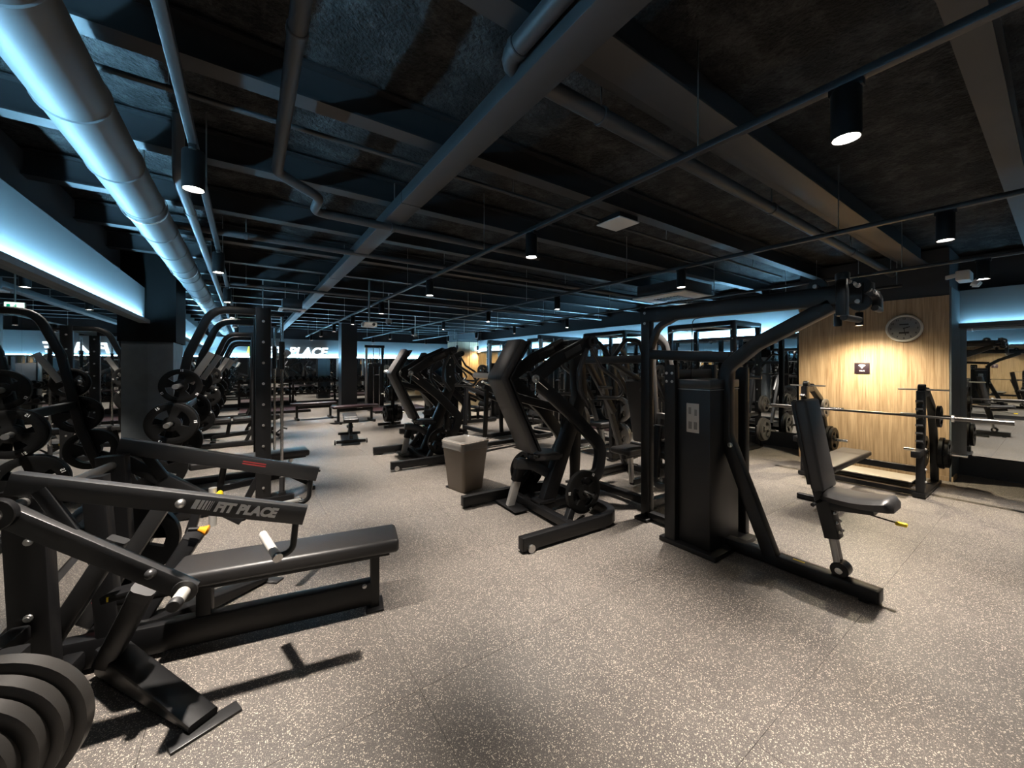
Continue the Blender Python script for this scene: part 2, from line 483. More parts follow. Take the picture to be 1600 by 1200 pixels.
# ceiling: rough sprayed slab and steel joists every metre
gx, gy = 100, 220
vv = []; ff = []
for j in range(gy + 1):
    for i in range(gx + 1):
        x = -1.4 + 10.0 * i / gx; y = -4.3 + 22.0 * j / gy
        d = noise.noise(Vector((x * 3.1, y * 3.1, 0.3))) * 0.028 + noise.noise(Vector((x * 9, y * 9, 4.2))) * 0.018
        vv.append((x, y, Z_SLAB + d))
for j in range(gy):
    for i in range(gx):
        a = j * (gx + 1) + i
        ff.append((a, a + gx + 1, a + gx + 2, a + 1))
ceil = link('ceiling', vv, ff, SLABM, smooth=80); struct(ceil)
# I-section joists
hw, t = 0.055, 0.012; zt, zb = Z_SLAB - 0.02, Z_JOIST
prof = [(-hw, zb), (hw, zb), (hw, zb+t), (t/2, zb+t), (t/2, zt-t), (hw, zt-t), (hw, zt), (-hw, zt), (-hw, zt-t), (-t/2, zt-t), (-t/2, zb+t), (-hw, zb+t)]
vs = [(-1.35, y, z) for y, z in prof] + [(8.4, y, z) for y, z in prof]; n = 12
o = link('ceiling_joist', vs, [tuple(range(n)), tuple(range(n, 2*n))[::-1]] + [(i, n+i, n+(i+1) % n, (i+1) % n) for i in range(n)], JOISTM, smooth=20)
jme = o.data; bpy.data.objects.remove(o)
for k in range(-3, 17):
    inst(jme, 'ceiling_joist', ceil, Matrix.Translation((0, 0.22 + k, 0)))

def wallbox(name, x0, x1, y0, y1, z0, z1, m, parent=None, bev=0.0):
    o = box(parent, name, ((x0+x1)/2, (y0+y1)/2, (z0+z1)/2), (x1-x0, y1-y0, z1-z0), m, bev)
    if parent is None: struct(o)
    return o
ZC = 3.02
# left wall with mirrors, cove header and LED strip
wl = wallbox('wall_left', -1.40, -1.30, -4.0, 17.4, 0, ZC, DARKPAINT)
wallbox('mirror_backing', -1.30, XL - 0.012, -3.4, 6.78, 0.0, MIR_T, DARKPAINT, wl)
wallbox('mirror_backing', -1.30, XL - 0.012, 7.75, YF, 0.0, MIR_T, DARKPAINT, wl)
def mirrors_x(parent, x, y0, y1, z0, z1, side, step=1.5):
    n = max(1, round((y1 - y0) / step)); s = (y1 - y0) / n
    for i in range(n):
        wallbox('mirror_pane', min(x, x + side*0.006), max(x, x + side*0.006), y0 + i*s + 0.0008, y0 + (i+1)*s - 0.0008, z0, z1, MIRROR, parent)
mirrors_x(wl, XL - 0.006, -3.4, 6.78, 0.10, MIR_T - 0.01, 1, 10.18 / 3)
mirrors_x(wl, XL - 0.006, 7.75, YF, 0.10, MIR_T - 0.01, 1, 3.0)
for y0, y1 in ((-3.4, 6.62), (7.75, YF)):
    wallbox('cove_header', XL - 0.03, XL - 0.002, y0, y1, MIR_T, HEAD_T, GREYPAINT, wl)
    wallbox('cove_ledge', XL - 0.03, XL + 0.05, y0, y1, MIR_T - 0.025, MIR_T, COLPAINT, wl)
    wallbox('added_spill_lip', XL + 0.045, XL + 0.05, y0, y1, MIR_T, MIR_T + 0.016, COLPAINT, wl)  # lip added to block low spill from the LED strip
    wallbox('led_strip', XL + 0.015, XL + 0.04, y0 + 0.03, y1 - 0.14, MIR_T + 0.001, MIR_T + 0.012, LEDM, wl)
cl = wallbox('wall_column', -1.32, -0.80, 6.80, 7.73, 0, ZC, COLPAINT)
wallbox('dark_column_head', -1.33, -0.77, 6.77, 7.76, 1.80, ZC, mat('matt_black_column_head', (0.003, 0.003, 0.003), 0.8, spec=0.1), cl)
# right wall
wr = wallbox('wall_right', 8.30, 8.40, -4.0, 17.4, 0, ZC, DARKPAINT)
for y0, y1 in ((-3.4, 0.84), (2.50, 14.2)):
    wallbox('mirror_backing', XR + 0.012, 8.30, y0, y1, 0.0, MIR_T, DARKPAINT, wr)
    mirrors_x(wr, XR + 0.006, y0, y1, 0.27, MIR_T - 0.02, -1, 2.1)
    wallbox('mirror_plinth', XR - 0.06, XR + 0.012, y0, y1, 0.0, 0.26, DARKPAINT, wr)
    wallbox('cove_header', XR + 0.002, XR + 0.03, y0, y1, MIR_T, HEAD_T + 0.05, LITPAINT, wr)
    wallbox('cove_ledge', XR - 0.085, XR + 0.03, y0, y1, MIR_T - 0.04, MIR_T, GREYPAINT, wr)
    wallbox('led_strip', XR - 0.06, XR - 0.035, y0 + 0.25, y1 - 0.03, MIR_T + 0.001, MIR_T + 0.012, LEDM if y0 > 0 else LEDM_R, wr)
    wallbox('added_spill_lip', XR - 0.085, XR - 0.075, y0, y1, MIR_T, MIR_T + 0.016, COLPAINT, wr)  # added as on the left, to hold back strip spill
# far wall
wf = wallbox('wall_far', -1.4, 8.4, YF + 0.10, YF + 0.20, 0, ZC, DARKPAINT)
FZ = 1.78
wallbox('mirror_backing', XL, XR, YF + 0.012, YF + 0.10, 0, FZ, DARKPAINT, wf)
for i in range(5):
    s = (XR - XL) / 5
    wallbox('mirror_pane', XL + i*s + .001, XL + (i+1)*s - .001, YF + 0.006, YF + 0.012, 0.12, FZ - 0.02, MIRROR, wf)
wallbox('cove_header', XL, XR, YF - 0.005, YF + 0.10, FZ, HEAD_T, LITPAINT, wf)
wallbox('cove_ledge', XL, XR, YF - 0.085, YF + 0.02, FZ - 0.04, FZ, GREYPAINT, wf)
wallbox('led_strip', XL + .1, XR - .1, YF - 0.06, YF - 0.035, FZ + 0.001, FZ + 0.012, LEDM, wf)
# wall behind the viewer
wb = wallbox('wall_back', -1.4, 8.4, YB - 0.2, YB, 0, ZC, DARKPAINT)
wallbox('cove_header', XL, XR, YB, YB + 0.03, MIR_T, HEAD_T, GREYPAINT, wb)
wallbox('cove_ledge', XL, XR, YB, YB + 0.10, MIR_T - 0.04, MIR_T, GREYPAINT, wb)
wallbox('led_strip', XL + .1, XR - .1, YB + 0.05, YB + 0.075, MIR_T + 0.001, MIR_T + 0.012, LEDM_B, wb)
# oak-clad piers
pier = wallbox('wall_pier', 7.46, 8.30, 0.86, 2.48, 0, ZC, DARKPAINT)
for i in range(2):
    wallbox('oak_panel', 7.44, 7.46, 0.86 + i*0.81 + 0.001, 0.86 + (i+1)*0.81 - 0.001, 0.06, 2.40, WOOD, pier)
wallbox('oak_skirting', 7.43, 7.46, 0.86, 2.48, 0.0, 0.058, WOOD, pier)
wallbox('oak_panel', 7.44, 8.2, 2.48, 2.495, 0.0, 2.40, WOOD, pier)
wallbox('grey_reveal', 7.44, 8.20, 0.84, 0.858, 0.0, 2.50, COLPAINT, pier)
wallbox('oak_skirting', 7.43, 7.75, 0.825, 0.84, 0.0, 0.058, WOOD, pier)
pier2 = wallbox('wall_far_pier', 7.12, 8.30, 14.25, 15.1, 0, ZC, DARKPAINT)
wallbox('oak_panel', 7.10, 7.12, 14.25, 15.1, 0.0, 2.45, WOOD, pier2)
for i in range(2):
    wallbox('oak_panel', 7.10 + i*0.6, 7.68 + i*0.6, 14.23, 14.25, 0.0, 2.45, WOOD, pier2)
colf = wallbox('wall_far_column', 2.62, 3.12, 13.8, 14.3, 0, ZC, mat('black_column_paint', (0.014, 0.015, 0.017), 0.5))

# ================================================================== LIGHTS ON TRACKS
TZ = 2.50
def spot_lamp(loc, label, group, drop=0.0, power=SPOT_W, col=SPOT_COL, lens=LENS, size=66, on=True, scale=1.0):
    t = thing('track_spotlight', label, 'spotlight', loc, 0, group)
    s = scale; H = 0.19 * s; R = 0.044 * s
    z = -drop
    if drop: rod(t, 'stem', (0, 0, 0), (0, 0, z), 0.008, BLACKP, 8)
    box(t, 'adapter', (0, 0, -0.008), (0.03, 0.10, 0.03), BLACKP, 0.004)
    lathe(t, 'housing', [(0, z - 0.012), (R*0.9, z - 0.012), (R, z - 0.02), (R, z - H), (R*0.90, z - H), (R*0.84, z - H + 0.02), (0, z - H + 0.024)], BLACKP, n=20)
    lathe(t, 'lens', [(0, z - H + 0.006), (R*0.80, z - H + 0.006), (R*0.80, z - H + 0.014), (0, z - H + 0.014)], lens if on else SATIN, n=20)
    if on:
        ld = bpy.data.lights.new('spot', 'SPOT'); ld.energy = power; ld.color = col
        ld.spot_size = math.radians(size); ld.spot_blend = 1.0; ld.shadow_soft_size = 0.03
        lo = bpy.data.objects.new('spot_beam', ld); C.objects.link(lo); lo.parent = t; lo.location = (0, 0, z - H - 0.012)
    return t
TRX = [-0.20, 1.77, 3.75, 5.75]
TRN = ['above the lever bench press', 'above the rubbish bin aisle', 'above the cable tower', 'in front of the oak pier']
LAMPS = [['behind the plate post track end', 'in front of the plate post', 'over the lever bench press', 'between bench press and smith machine', 'over the smith machine beside the column', 'just past the wall column', 'between the second and third smith machines', 'over the smith machine nearest the far mirror', 'over the platform before the dumbbells'],
         ['over the empty floor behind the aisle', 'over the open floor near the press seat', 'over the open floor beside the row machine', 'over the aisle beside the rubbish bin', 'over the row machine behind the bin', 'over the lone bench by the plate tree', 'over the red bench beside the plate tree', 'over the red bench before the dumbbells', 'between the far platform and black column'],
         ['over the empty floor behind the cable tower', 'over the padded press seat', 'over the cable tower', 'behind the shoulder press by the tower', 'over the leg press behind the row machine', 'over the row machine beside the leg press', 'over the far leg press', 'beside the black far column', 'past the black far column'],
         ['behind the oak pier bench', 'over the mirror end of the oak pier bench', 'between the oak pier bench and power racks', 'over the shoulder press by the power racks', 'in front of the second power rack', 'in front of the third power rack', 'in front of the fourth power rack', 'past the last power rack', 'near the far oak pier']]
YS = [-1.5, 0.45, 2.30, 4.25, 6.2, 8.2, 10.2, 12.2, 14.2]
for ti, tx in enumerate(TRX):
    tr = thing('lighting_track', 'thin black lighting track hung ' + TRN[ti], 'light track', (tx, 0, TZ), 0, 'black lighting tracks')
    y = -3.4
    while y < 15.5:
        bar(tr, 'track_rail', (0, y, 0.018), (0, min(y + 2.995, 15.6), 0.018), 0.036, 0.034, TRACKM); y += 3.0
    for k in range(10):
        rod(tr, 'hanger', (0, -3.0 + 2*k, 0.03), (0, -3.0 + 2*k, Z_SLAB - TZ), 0.004, SATIN, 6)
    for yi, y in enumerate(YS):
        spot_lamp((tx, y, TZ), 'black cylinder spotlight ' + LAMPS[ti][yi], 'black cylinder track spotlights')
# pair of lower spotlights washing the oak pier
spot_lamp((6.92, 1.62, 2.50), 'lit warm spotlight hanging low before the oak panelling', 'spotlights', drop=0.27, power=290, col=(1.0, 0.86, 0.62), lens=LENSW, size=150)
spot_lamp((6.80, 1.82, 2.50), 'unlit black spotlight hanging low before the oak panelling', 'spotlights', drop=0.27, on=False)
for x in (7.0, 7.95): spot_lamp((x, 14.0, 2.50), 'warm spotlight glowing on the far oak pier', 'spotlights on the far oak pier', drop=0.2, power=110, col=(1.0, 0.78, 0.42), lens=LENSW, size=140)
tr = thing('lighting_track', 'short black track before the far oak pier', 'light track', (0, 14.0, 2.50))
bar(tr, 'track_rail', (6.8, 0, 0.018), (8.2, 0, 0.018), 0.036, 0.034, TRACKM)
for x in (6.9, 8.1): rod(tr, 'hanger', (x, 0, 0.03), (x, 0, 0.55), 0.004, SATIN, 6)
tr = thing('lighting_track', 'short black track before the oak panelling', 'light track', (0, 0, 2.50))
bar(tr, 'track_rail', (6.92, 1.2, 0.018), (6.92, 2.2, 0.018), 0.036, 0.034, TRACKM)
bar(tr, 'track_rail', (6.80, 1.5, 0.018), (6.80, 2.4, 0.018), 0.036, 0.034, TRACKM)
for y in (1.25, 2.1):
    for x in (6.92, 6.80): rod(tr, 'hanger', (x, y + (0.35 if x < 6.9 else 0), 0.03), (x, y + (0.35 if x < 6.9 else 0), 0.55), 0.004, SATIN, 6)

# ================================================================== CEILING SERVICES
d = thing('ventilation_duct', 'large round galvanised duct running above the mirror header', 'duct', (-0.56, 0, 2.56))
y = -3.2
while y < 15:
    lathe(d, 'duct_section', [(0.112, 0.0), (0.118, 0.004), (0.118, 0.016), (0.112, 0.02), (0.112, 0.6)], DUCTM, (0, y, 0), (0, 1, 0), 32); y += 0.6
for k in range(9):
    v, f = sweep_data([Vector((0.121*math.cos(a), 2.0*k - 2.5, 0.121*math.sin(a))) for a in [2*PI*i/24 for i in range(24)]], rrect(0.025, 0.004, 0.001, 1), (0, 1, 0), True)
    link('hanger_band', v, f, SATIN, d)
    rod(d, 'hanger', (0, 2.0*k - 2.5, 0.12), (0, 2.0*k - 2.5, 0.46), 0.005, SATIN, 6)
def pipe(label, pts, r, m=PIPEM, rad=0.09, flanges=()):
    t = thing('ceiling_pipe', label, 'pipe', (0, 0, 0))
    tube(t, 'pipe', pts, r, m, rad, 14)
    P = [Vector(p) for p in pts]
    for i in range(1, len(P)):       # clamps with hanger rods
        L = (P[i] - P[i-1]).length
        dirn = (P[i] - P[i-1]).normalized()
        if abs(dirn.z) > 0.5: continue
        for k in range(int(L / 2.0) + (1 if L > 0.8 else 0)):
            c = P[i-1] + dirn * min(L - 0.1, 0.6 + 2.0 * k)
            disc_cyl(t, 'clamp', c, dirn, r * 1.18, 0.03, m, 14)
            rod(t, 'hanger', c + V(0, 0, r), V(c.x, c.y, Z_SLAB), 0.004, SATIN, 6)
    return t
pipe('narrow pale pipe running beside the round duct', [(-0.33, 3.0, 2.98), (-0.33, 3.0, 2.60), (-0.33, 15.5, 2.60)], 0.03, DUCTM)
pipe('grey pipe that turns down and sideways over the bench press', [(0.14, -1.0, 2.72), (0.16, 2.85, 2.72), (0.42, 2.95, 2.66), (0.42, 3.25, 2.66), (2.6, 3.25, 2.66)], 0.032)
pipe('wide grey pipe with an elbow running to the oak pier', [(0.90, -3.0, 2.78), (0.90, 1.36, 2.78), (7.3, 1.36, 2.74)], 0.04)
pipe('thin conduit strapped under the joists over the aisle', [(-0.9, 2.44, 2.82), (6.6, 2.44, 2.82)], 0.014, JOISTM, 0.02)
pipe('thin sprinkler pipe crossing over the far machines', [(-0.6, 6.9, 2.68), (7.6, 6.9, 2.68)], 0.025)
pipe('grey sprinkler main crossing over the smith machine', [(-0.6, 4.35, 2.70), (7.4, 4.35, 2.70)], 0.03)
t = thing('cable_tray', 'flat grey cable duct running the length of the ceiling', 'cable duct', (1.02, 0, 2.74))
y = -3.2
while y < 15:
    bar(t, 'tray_section', (0, y, 0), (0, y + 2.99, 0), 0.155, 0.09, PIPEM, r=0.006); y += 3.0
for k in range(9): rod(t, 'hanger', (0, -2.8 + 2*k, 0.04), (0, -2.8 + 2*k, 0.30), 0.005, SATIN, 6)
t = thing('ceiling_beam', 'broad flat steel beam beside the elbowed pipe', 'beam', (0, 0, 0))
bar(t, 'flange', (0.9, 1.10, 2.80), (7.3, 1.10, 2.80), 0.17, 0.02, PIPEM)
bar(t, 'web', (0.9, 1.10, 2.92), (7.3, 1.10, 2.92), 0.02, 0.22, PIPEM)
t = thing('ceiling_panel', 'small square white panel hanging under a joist', 'ceiling panel', (2.80, 2.34, 2.79))
box(t, 'face_plate', (0, 0, 0), (0.27, 0.27, 0.012), WHITEPL, 0.004); box(t, 'housing', (0, 0, 0.03), (0.25, 0.25, 0.045), BLACKP, 0.004)
t = thing('air_conditioner', 'ceiling cassette air conditioner with pale grille near the racks', 'air conditioner', (5.9, 3.75, 2.62))
box(t, 'casing', (0, 0, 0.11), (0.84, 0.84, 0.19), PIPEM, 0.01); box(t, 'face_plate', (0, 0, 0), (0.95, 0.95, 0.03), WHITEPL, 0.01)
for k in range(8): box(t, 'grille_slat', (0, -0.21 + 0.06*k, -0.018), (0.48, 0.02, 0.012), BLACKP)
t = thing('air_conditioner', 'small square ceiling air diffuser hanging over the far aisle', 'air conditioner', (0.66, 7.75, 2.46))
box(t, 'casing', (0, 0, 0.10), (0.30, 0.30, 0.16), PIPEM, 0.01); box(t, 'face_plate', (0, 0, 0), (0.40, 0.40, 0.025), WHITEPL, 0.008)
for k in range(4): box(t, 'grille_slat', (0, -0.10 + 0.066*k, -0.016), (0.28, 0.03, 0.01), BLACKP)
for k in (-1, 1): rod(t, 'hanger', (0.1*k, 0, 0.17), (0.1*k, 0, 0.58), 0.005, SATIN, 6)
# emergency light on the pier corner
t = thing('emergency_light', 'white emergency light fixed on top of the oak pier', 'emergency light', (7.30, 0.72, 2.50))
box(t, 'casing', (0, 0, 0.09), (0.30, 0.12, 0.12), WHITEPL, 0.015)
for sx in (-0.09, 0.06): lathe(t, 'lamp_head', [(0, 0.05), (0.03, 0.05), (0.05, 0.0), (0.045, 0.0), (0.0, 0.012)], WHITEPL, (sx, -0.08, 0.0), (0.3*sx, -0.8, -0.5), 16)
bar(t, 'bracket', (0.0, 0.05, 0.12), (0.12, 0.16, 0.12), 0.03, 0.05, WHITEPL)
# cameras and detectors
for (x, y, lb) in ((2.25, 7.4, 'white dome camera hanging over the row machines'), (3.9, 10.4, 'white dome camera hanging over the leg presses')):
    t = thing('security_camera', lb, 'camera', (x, y, 2.30))
    rod(t, 'stem', (0, 0, 0.06), (0, 0, 0.74), 0.014, WHITEPL, 10)
    lathe(t, 'base', [(0, 0.07), (0.055, 0.07), (0.06, 0.02), (0.06, 0.0), (0, 0.0)], WHITEPL, n=20)
    lathe(t, 'dome', [(0.045, 0.0), (0.042, -0.02), (0.03, -0.04), (0.0, -0.048)], BLACKP, n=18)
t = thing('projector', 'white projector hanging on a pole over the far aisle', 'projector', (1.72, 6.75, 2.18))
box(t, 'body', (0, 0, 0), (0.22, 0.2, 0.08), WHITEPL, 0.015); rod(t, 'pole', (0, 0, 0.03), (0, 0, 0.85), 0.015, SATIN, 10); disc_cyl(t, 'ceiling_plate', (0, 0, 0.85), (0, 0, 1), 0.06, 0.02, SATIN)
disc_cyl(t, 'lens', (0.05, -0.105, 0), (0, 1, 0), 0.025, 0.02, BLACKP)
t = thing('exit_sign', 'small lit green and white exit sign hanging over the smith machine', 'exit sign', (0.22, 7.3, 2.20))
box(t, 'casing', (0, 0.012, 0), (0.17, 0.03, 0.13), WHITEPL, 0.006); box(t, 'lit_face', (0, -0.006, 0), (0.155, 0.006, 0.118), EXITM)
rod(t, 'hanger', (0, 0.012, 0.06), (0, 0.012, 0.85), 0.008, SATIN, 8)
# running figure on the sign
def flat(parent, name, pts, m, M):
    v = [(x, y, 0) for x, y in pts]; o = link(name, v, [tuple(range(len(v)))], m, parent, smooth=0); o.matrix_local = M; return o
Mx = frame_mtx((0, -0.0105, 0), (1, 0, 0), (0, 0, 1)) @ Matrix.Scale(0.62, 4)
flat(t, 'pictogram_head', [(0.012*math.cos(a) - 0.02, 0.055 + 0.012*math.sin(a)) for a in [2*PI*i/10 for i in range(10)]], EXITG, Mx)
flat(t, 'pictogram_body', [(-0.03, 0.04), (-0.005, 0.04), (0.02, 0.01), (0.012, 0.0), (-0.005, 0.018), (-0.005, -0.01), (0.03, -0.05), (0.018, -0.06), (-0.02, -0.02), (-0.05, -0.055), (-0.062, -0.045), (-0.03, 0.0)], EXITG, Mx)
flat(t, 'pictogram_door', [(0.05, 0.06), (0.10, 0.06), (0.10, -0.06), (0.05, -0.06)], EXITG, Mx)

# ================================================================== SIGN ON FAR HEADER
sg = thing('wall_sign', 'large lit FIT PLACE letters with yellow-green bars on the far header', 'sign', (0, YF - 0.03, 1.86))
x = 0.0
for i, (bw, m) in enumerate(((0.115, SIGNG), (0.085, SIGNG), (0.06, SIGNG), (0.04, SIGNG), (0.024, SIGNG))):
    prism(sg, 'logo_bar', [(x, 0), (x + bw, 0), (x + bw + 0.07, 0.31), (x + 0.07, 0.31)], 0, 0.03, m, frame_mtx((0, 0.03, 0), (1, 0, 0), (0, 0, 1)) @ Matrix.Translation((0, 0, 0)))
    x += bw + 0.025
xs0 = 0.52
for word, x0, x1 in (('FIT', 0.55, 1.18), ('PLACE', 1.31, 2.66)):
    wm = text_mesh(word, 0.43, SIGNW, shear=0.2, bold=0.012, ext=0.015)
    xx = [v.co.x for v in wm.vertices]; k = (x1 - x0) / (max(xx) - min(xx))
    wm.transform(Matrix.Translation((x0 - min(xx) * k, 0, 0.012)) @ Matrix.Diagonal((k, 1, 1, 1)))
    inst(wm, 'lettering', sg, frame_mtx((0, 0.02, 0), (1, 0, 0), (0, 0, 1)))

# ================================================================== PIER: CLOCK AND WI-FI SIGN
def wall_mtx(y, z, x=7.438): return frame_mtx((x, y, z), (0, -1, 0), (0, 0, 1))   # faces -X
ck = thing('wall_clock', 'round grey-faced wall clock with white rim on the oak panel', 'clock', (7.438, 1.27, 2.0))
nx = (-1, 0, 0)
lathe(ck, 'rim', [(0.160, 0.004), (0.160, 0.030), (0.170, 0.042), (0.184, 0.036), (0.188, 0.015), (0.186, 0.0)], WHITEPL, (0, 0, 0), nx, 40)
lathe(ck, 'clock_face', [(0, 0.018), (0.162, 0.018), (0.162, 0.002), (0, 0.002)], CLOCKFACE, (0, 0, 0), nx, 40)
Mc = frame_mtx((-0.0195, 0, 0), (0, -1, 0), (0, 0, 1))
for h in range(1, 13):
    a = PI/2 - h * PI / 6
    nm = text_mesh(str(h), 0.034, BLACKP, bold=0.0008, name='numeral', align='CENTER')
    o = inst(nm, 'numeral', ck, Mc @ Matrix.Translation((0.132*math.cos(a), 0.132*math.sin(a) - 0.012, 0)))
def quad(parent, name, x0, y0, x1, y1, m, M, dz=0.0):
    o = link(name, [(x0, y0, dz), (x1, y0, dz), (x1, y1, dz), (x0, y1, dz)], [(0, 1, 2, 3)], m, parent, smooth=0); o.matrix_local = M; return o
quad(ck, 'printed_line', -0.045, 0.045, 0.045, 0.062, BLACKP, Mc); quad(ck, 'printed_line', -0.05, -0.072, 0.05, -0.048, BLACKP, Mc)
flat(ck, 'hour_hand', [(0, -0.005), (0.06, 0.015), (0.058, 0.024), (-0.003, 0.006)], BLACKP, Mc @ Matrix.Translation((0, 0, 0.003)))
flat(ck, 'minute_hand', [(-0.004, 0), (0.004, 0), (0.02, -0.095), (0.012, -0.097)], BLACKP, Mc @ Matrix.Translation((0, 0, 0.005)))
disc_cyl(ck, 'hub', (-0.022, 0, 0), nx, 0.009, 0.01, BLACKP, 12)
wf_ = thing('wifi_sign', 'small dark square sign with a white wireless symbol on the oak panel', 'sign', (7.438, 1.71, 1.45))
PLUM = mat('dark_plum_acrylic', (0.022, 0.012, 0.018), 0.35)
box(wf_, 'sign_plate', (-0.005, 0, 0), (0.01, 0.17, 0.155), PLUM, 0.002)
Mw = frame_mtx((-0.0106, 0, 0), (0, -1, 0), (0, 0, 1))
for r in (0.022, 0.040, 0.058):
    pts = [(r*math.cos(a), r*math.sin(a) + 0.0) for a in [PI*0.25 + PI*0.5*i/8 for i in range(9)]]
    pts += [((r-0.010)*math.cos(a), (r-0.010)*math.sin(a)) for a in [PI*0.75 - PI*0.5*i/8 for i in range(9)]]
    flat(wf_, 'wireless_arc', pts, WHITE, Mw)
flat(wf_, 'wireless_dot', [(0.008*math.cos(a), 0.004 + 0.008*math.sin(a)) for a in [2*PI*i/12 for i in range(12)]], WHITE, Mw)
inst(text_mesh('WI-FI', 0.026, WHITE, bold=0.0008, name='lettering', align='CENTER'), 'lettering', wf_, Mw @ Matrix.Translation((0, -0.048, 0)))

# ================================================================== LEVER BENCH PRESS (foreground left)
def bench_press(loc, rz, label, group_label, near=True):
    t = thing('bench_press', label, 'bench press', loc, rz)
    pad(t, 'bench_pad', (-0.43, 0, 0.402), (1.13, 0.265, 0.082), VINYL, 0.024)
    box(t, 'pad_board', (-0.44, 0, 0.352), (1.04, 0.21, 0.018), BLACKP, 0.003)
    bar(t, 'bench_rail', (0.02, 0, 0.322), (-1.22, 0, 0.322), 0.05, 0.045)
    lg = bar(t, 'rear_leg', (0.0, 0, 0.008), (0.0, 0, 0.345), 0.075, 0.055, lat=(0, 1, 0))
    box(lg, 'foot_plate', (0.0, 0, 0.005), (0.10, 0.16, 0.01), STEEL, 0.003)
    bolt(t, (-0.06, -0.037, 0.15), (0, -1, 0), 0.014)
    bar(t, 'base_beam', (-0.02, 0, 0.095), (-1.45, 0, 0.095), 0.075, 0.145)
    bar(t, 'bench_post', (-0.86, 0, 0.1), (-0.86, 0, 0.31), 0.06, 0.07, lat=(0, 1, 0))
    # splayed feet
    for y in (-1, 1):
        ft = taper(t, 'splayed_foot', (-1.22, 0.06*y, 0.085), (-0.70, 0.58*y, 0.028), 0.11, 0.13, 0.11, 0.03)
        box(ft, 'foot_plate', (-0.69, 0.59*y, 0.006), (0.24, 0.07, 0.012), STEEL2, 0.003, rot=Matrix.Rotation(-0.55*y, 3, 'Z'))
    bar(t, 'rear_crossbeam', (-1.36, -0.42, 0.075), (-1.36, 0.42, 0.075), 0.08, 0.09)
    bar(t, 'centre_post', (-1.24, 0, 0.1), (-1.30, 0, 0.95), 0.07, 0.09, lat=(0, 1, 0))
    for y in (-1, 1):
        bar(t, 'side_post', (-1.33, 0.31*y, 0.06), (-1.37, 0.31*y, 0.99), 0.07, 0.13, lat=(0, 1, 0))
        for z in (0.2, 0.47, 0.78): bolt(t, (-1.345, 0.346*y, z), (0, y, 0), 0.016)
        st = bar(t, 'diagonal_strut', (-1.44, 0.22*y, 0.12), (-1.12, 0.22*y, 0.70), 0.055, 0.075, STEEL2, lat=(0, 1, 0))
        quad(st, 'warning_sticker', 0, 0, 0.11, 0.035, RED, frame_mtx((-1.37, 0.22*y + 0.0285*y, 0.19), Vector((0.48, 0, 0.87)), (0, 0, 1)) if y > 0 else frame_mtx((-1.375, 0.1915, 0.22), (0.48, 0, 0.87), (-0.87, 0, 0.48)) @ Matrix.Translation((0, 0, 0.0)) )
        sp = bar(t, 'stop_post', (-1.20, 0.13*y, 0.1), (-1.01, 0.29*y, 0.46), 0.085, 0.085, lat=(0, 1, 0))
        v, f = sweep_data([(-1.01, 0.29*y, 0.46), (-0.985, 0.31*y, 0.505)], rrect(0.092, 0.092, 0.02), (0, 1, 0)); link('rubber_stop', v, f, RUBBER, sp)
    bar(t, 'support_bracket', (-1.18, -0.16, 0.42), (-0.98, -0.20, 0.46), 0.10, 0.03, STEEL)
    box(t, 'yellow_sticker', (-1.15, -0.2145, 0.428), (0.03, 0.002, 0.022), YELLOW)
    rod(t, 'pivot_axle', (-1.36, -0.47, 0.94), (-1.36, 0.47, 0.94), 0.022, SATIN)
    for y in (-1, 1):
        A0, A1 = Vector((-1.37, 0.385*y, 1.035)), Vector((-0.345, 0.385*y, 0.755))
        arm = bar(t, 'press_arm', A0, A1, 0.05, 0.088, STEEL2, lat=(0, 1, 0), r=0.006)
        dv = (A1 - A0).normalized(); up = Vector((-dv.z, 0, dv.x))
        if y < 0:
            logo(arm, A0 + dv * 0.60 - up * 0.018 + V(0, -0.0262, 0), dv, up, 0.042, 0.345)
            lathe(arm, 'dome_nut', [(0.019, 0), (0.019, 0.012), (0.015, 0.02), (0.008, 0.026), (0, 0.027)], SATIN, A0 + dv*0.56 + V(0, -0.025, 0), (0, -1, 0), 16)
        else:
            for k in (0, 1): quad(arm, 'printed_line', 0, 0.014*k, 0.13, 0.014*k + 0.008, REDPRINT, frame_mtx(A0 + dv * 0.62 + V(0, -0.0262, 0), dv, up))
        L0, L1 = Vector((-1.36, 0.435*y, 0.93)), Vector((-0.78, 0.435*y, 0.50))
        lk = bar(t, 'weight_arm', L0, L1, 0.048, 0.080, STEEL2, lat=(0, 1, 0), r=0.006)
        disc_cyl(t, 'pivot_cover', (-1.36, 0.475*y, 0.94), (0, y, 0), 0.06, 0.03, STEEL, 24)
        bolt(t, (-1.36, 0.49*y, 0.94), (0, y, 0), 0.028, CHROME)
        dl = (L1 - L0).normalized()
        lathe(lk, 'dome_nut', [(0.020, 0), (0.020, 0.012), (0.016, 0.022), (0.008, 0.028), (0, 0.029)], STEEL2, L0 + dl*0.555 + V(0, 0.024*y, 0.02), (0, y, 0), 16)
        hc = L1 + V(-0.02, 0, 0.02)
        hn = disc_cyl(t, 'horn_flange', hc + V(0, 0.03*y, 0), (0, y, 0), 0.047, 0.012, STEEL2, 22)
        rod(hn, 'weight_horn', hc + V(0, 0.03*y, 0), hc + V(0, 0.13*y, 0), 0.0245, KNURL, 18)
        lathe(hn, 'rubber_cap', [(0, 0.012), (0.022, 0.012), (0.026, 0.006), (0.026, -0.02), (0, -0.02)], RUBBER, hc + V(0, 0.135*y, 0), (0, y, 0), 18)
        tube(t, 'handle_bracket', [(-0.385, 0.385*y, 0.745), (-0.40, 0.385*y, 0.60), (-0.43, 0.385*y, 0.575), (-0.47, 0.385*y, 0.575)], 0.015, STEEL, 0.05)
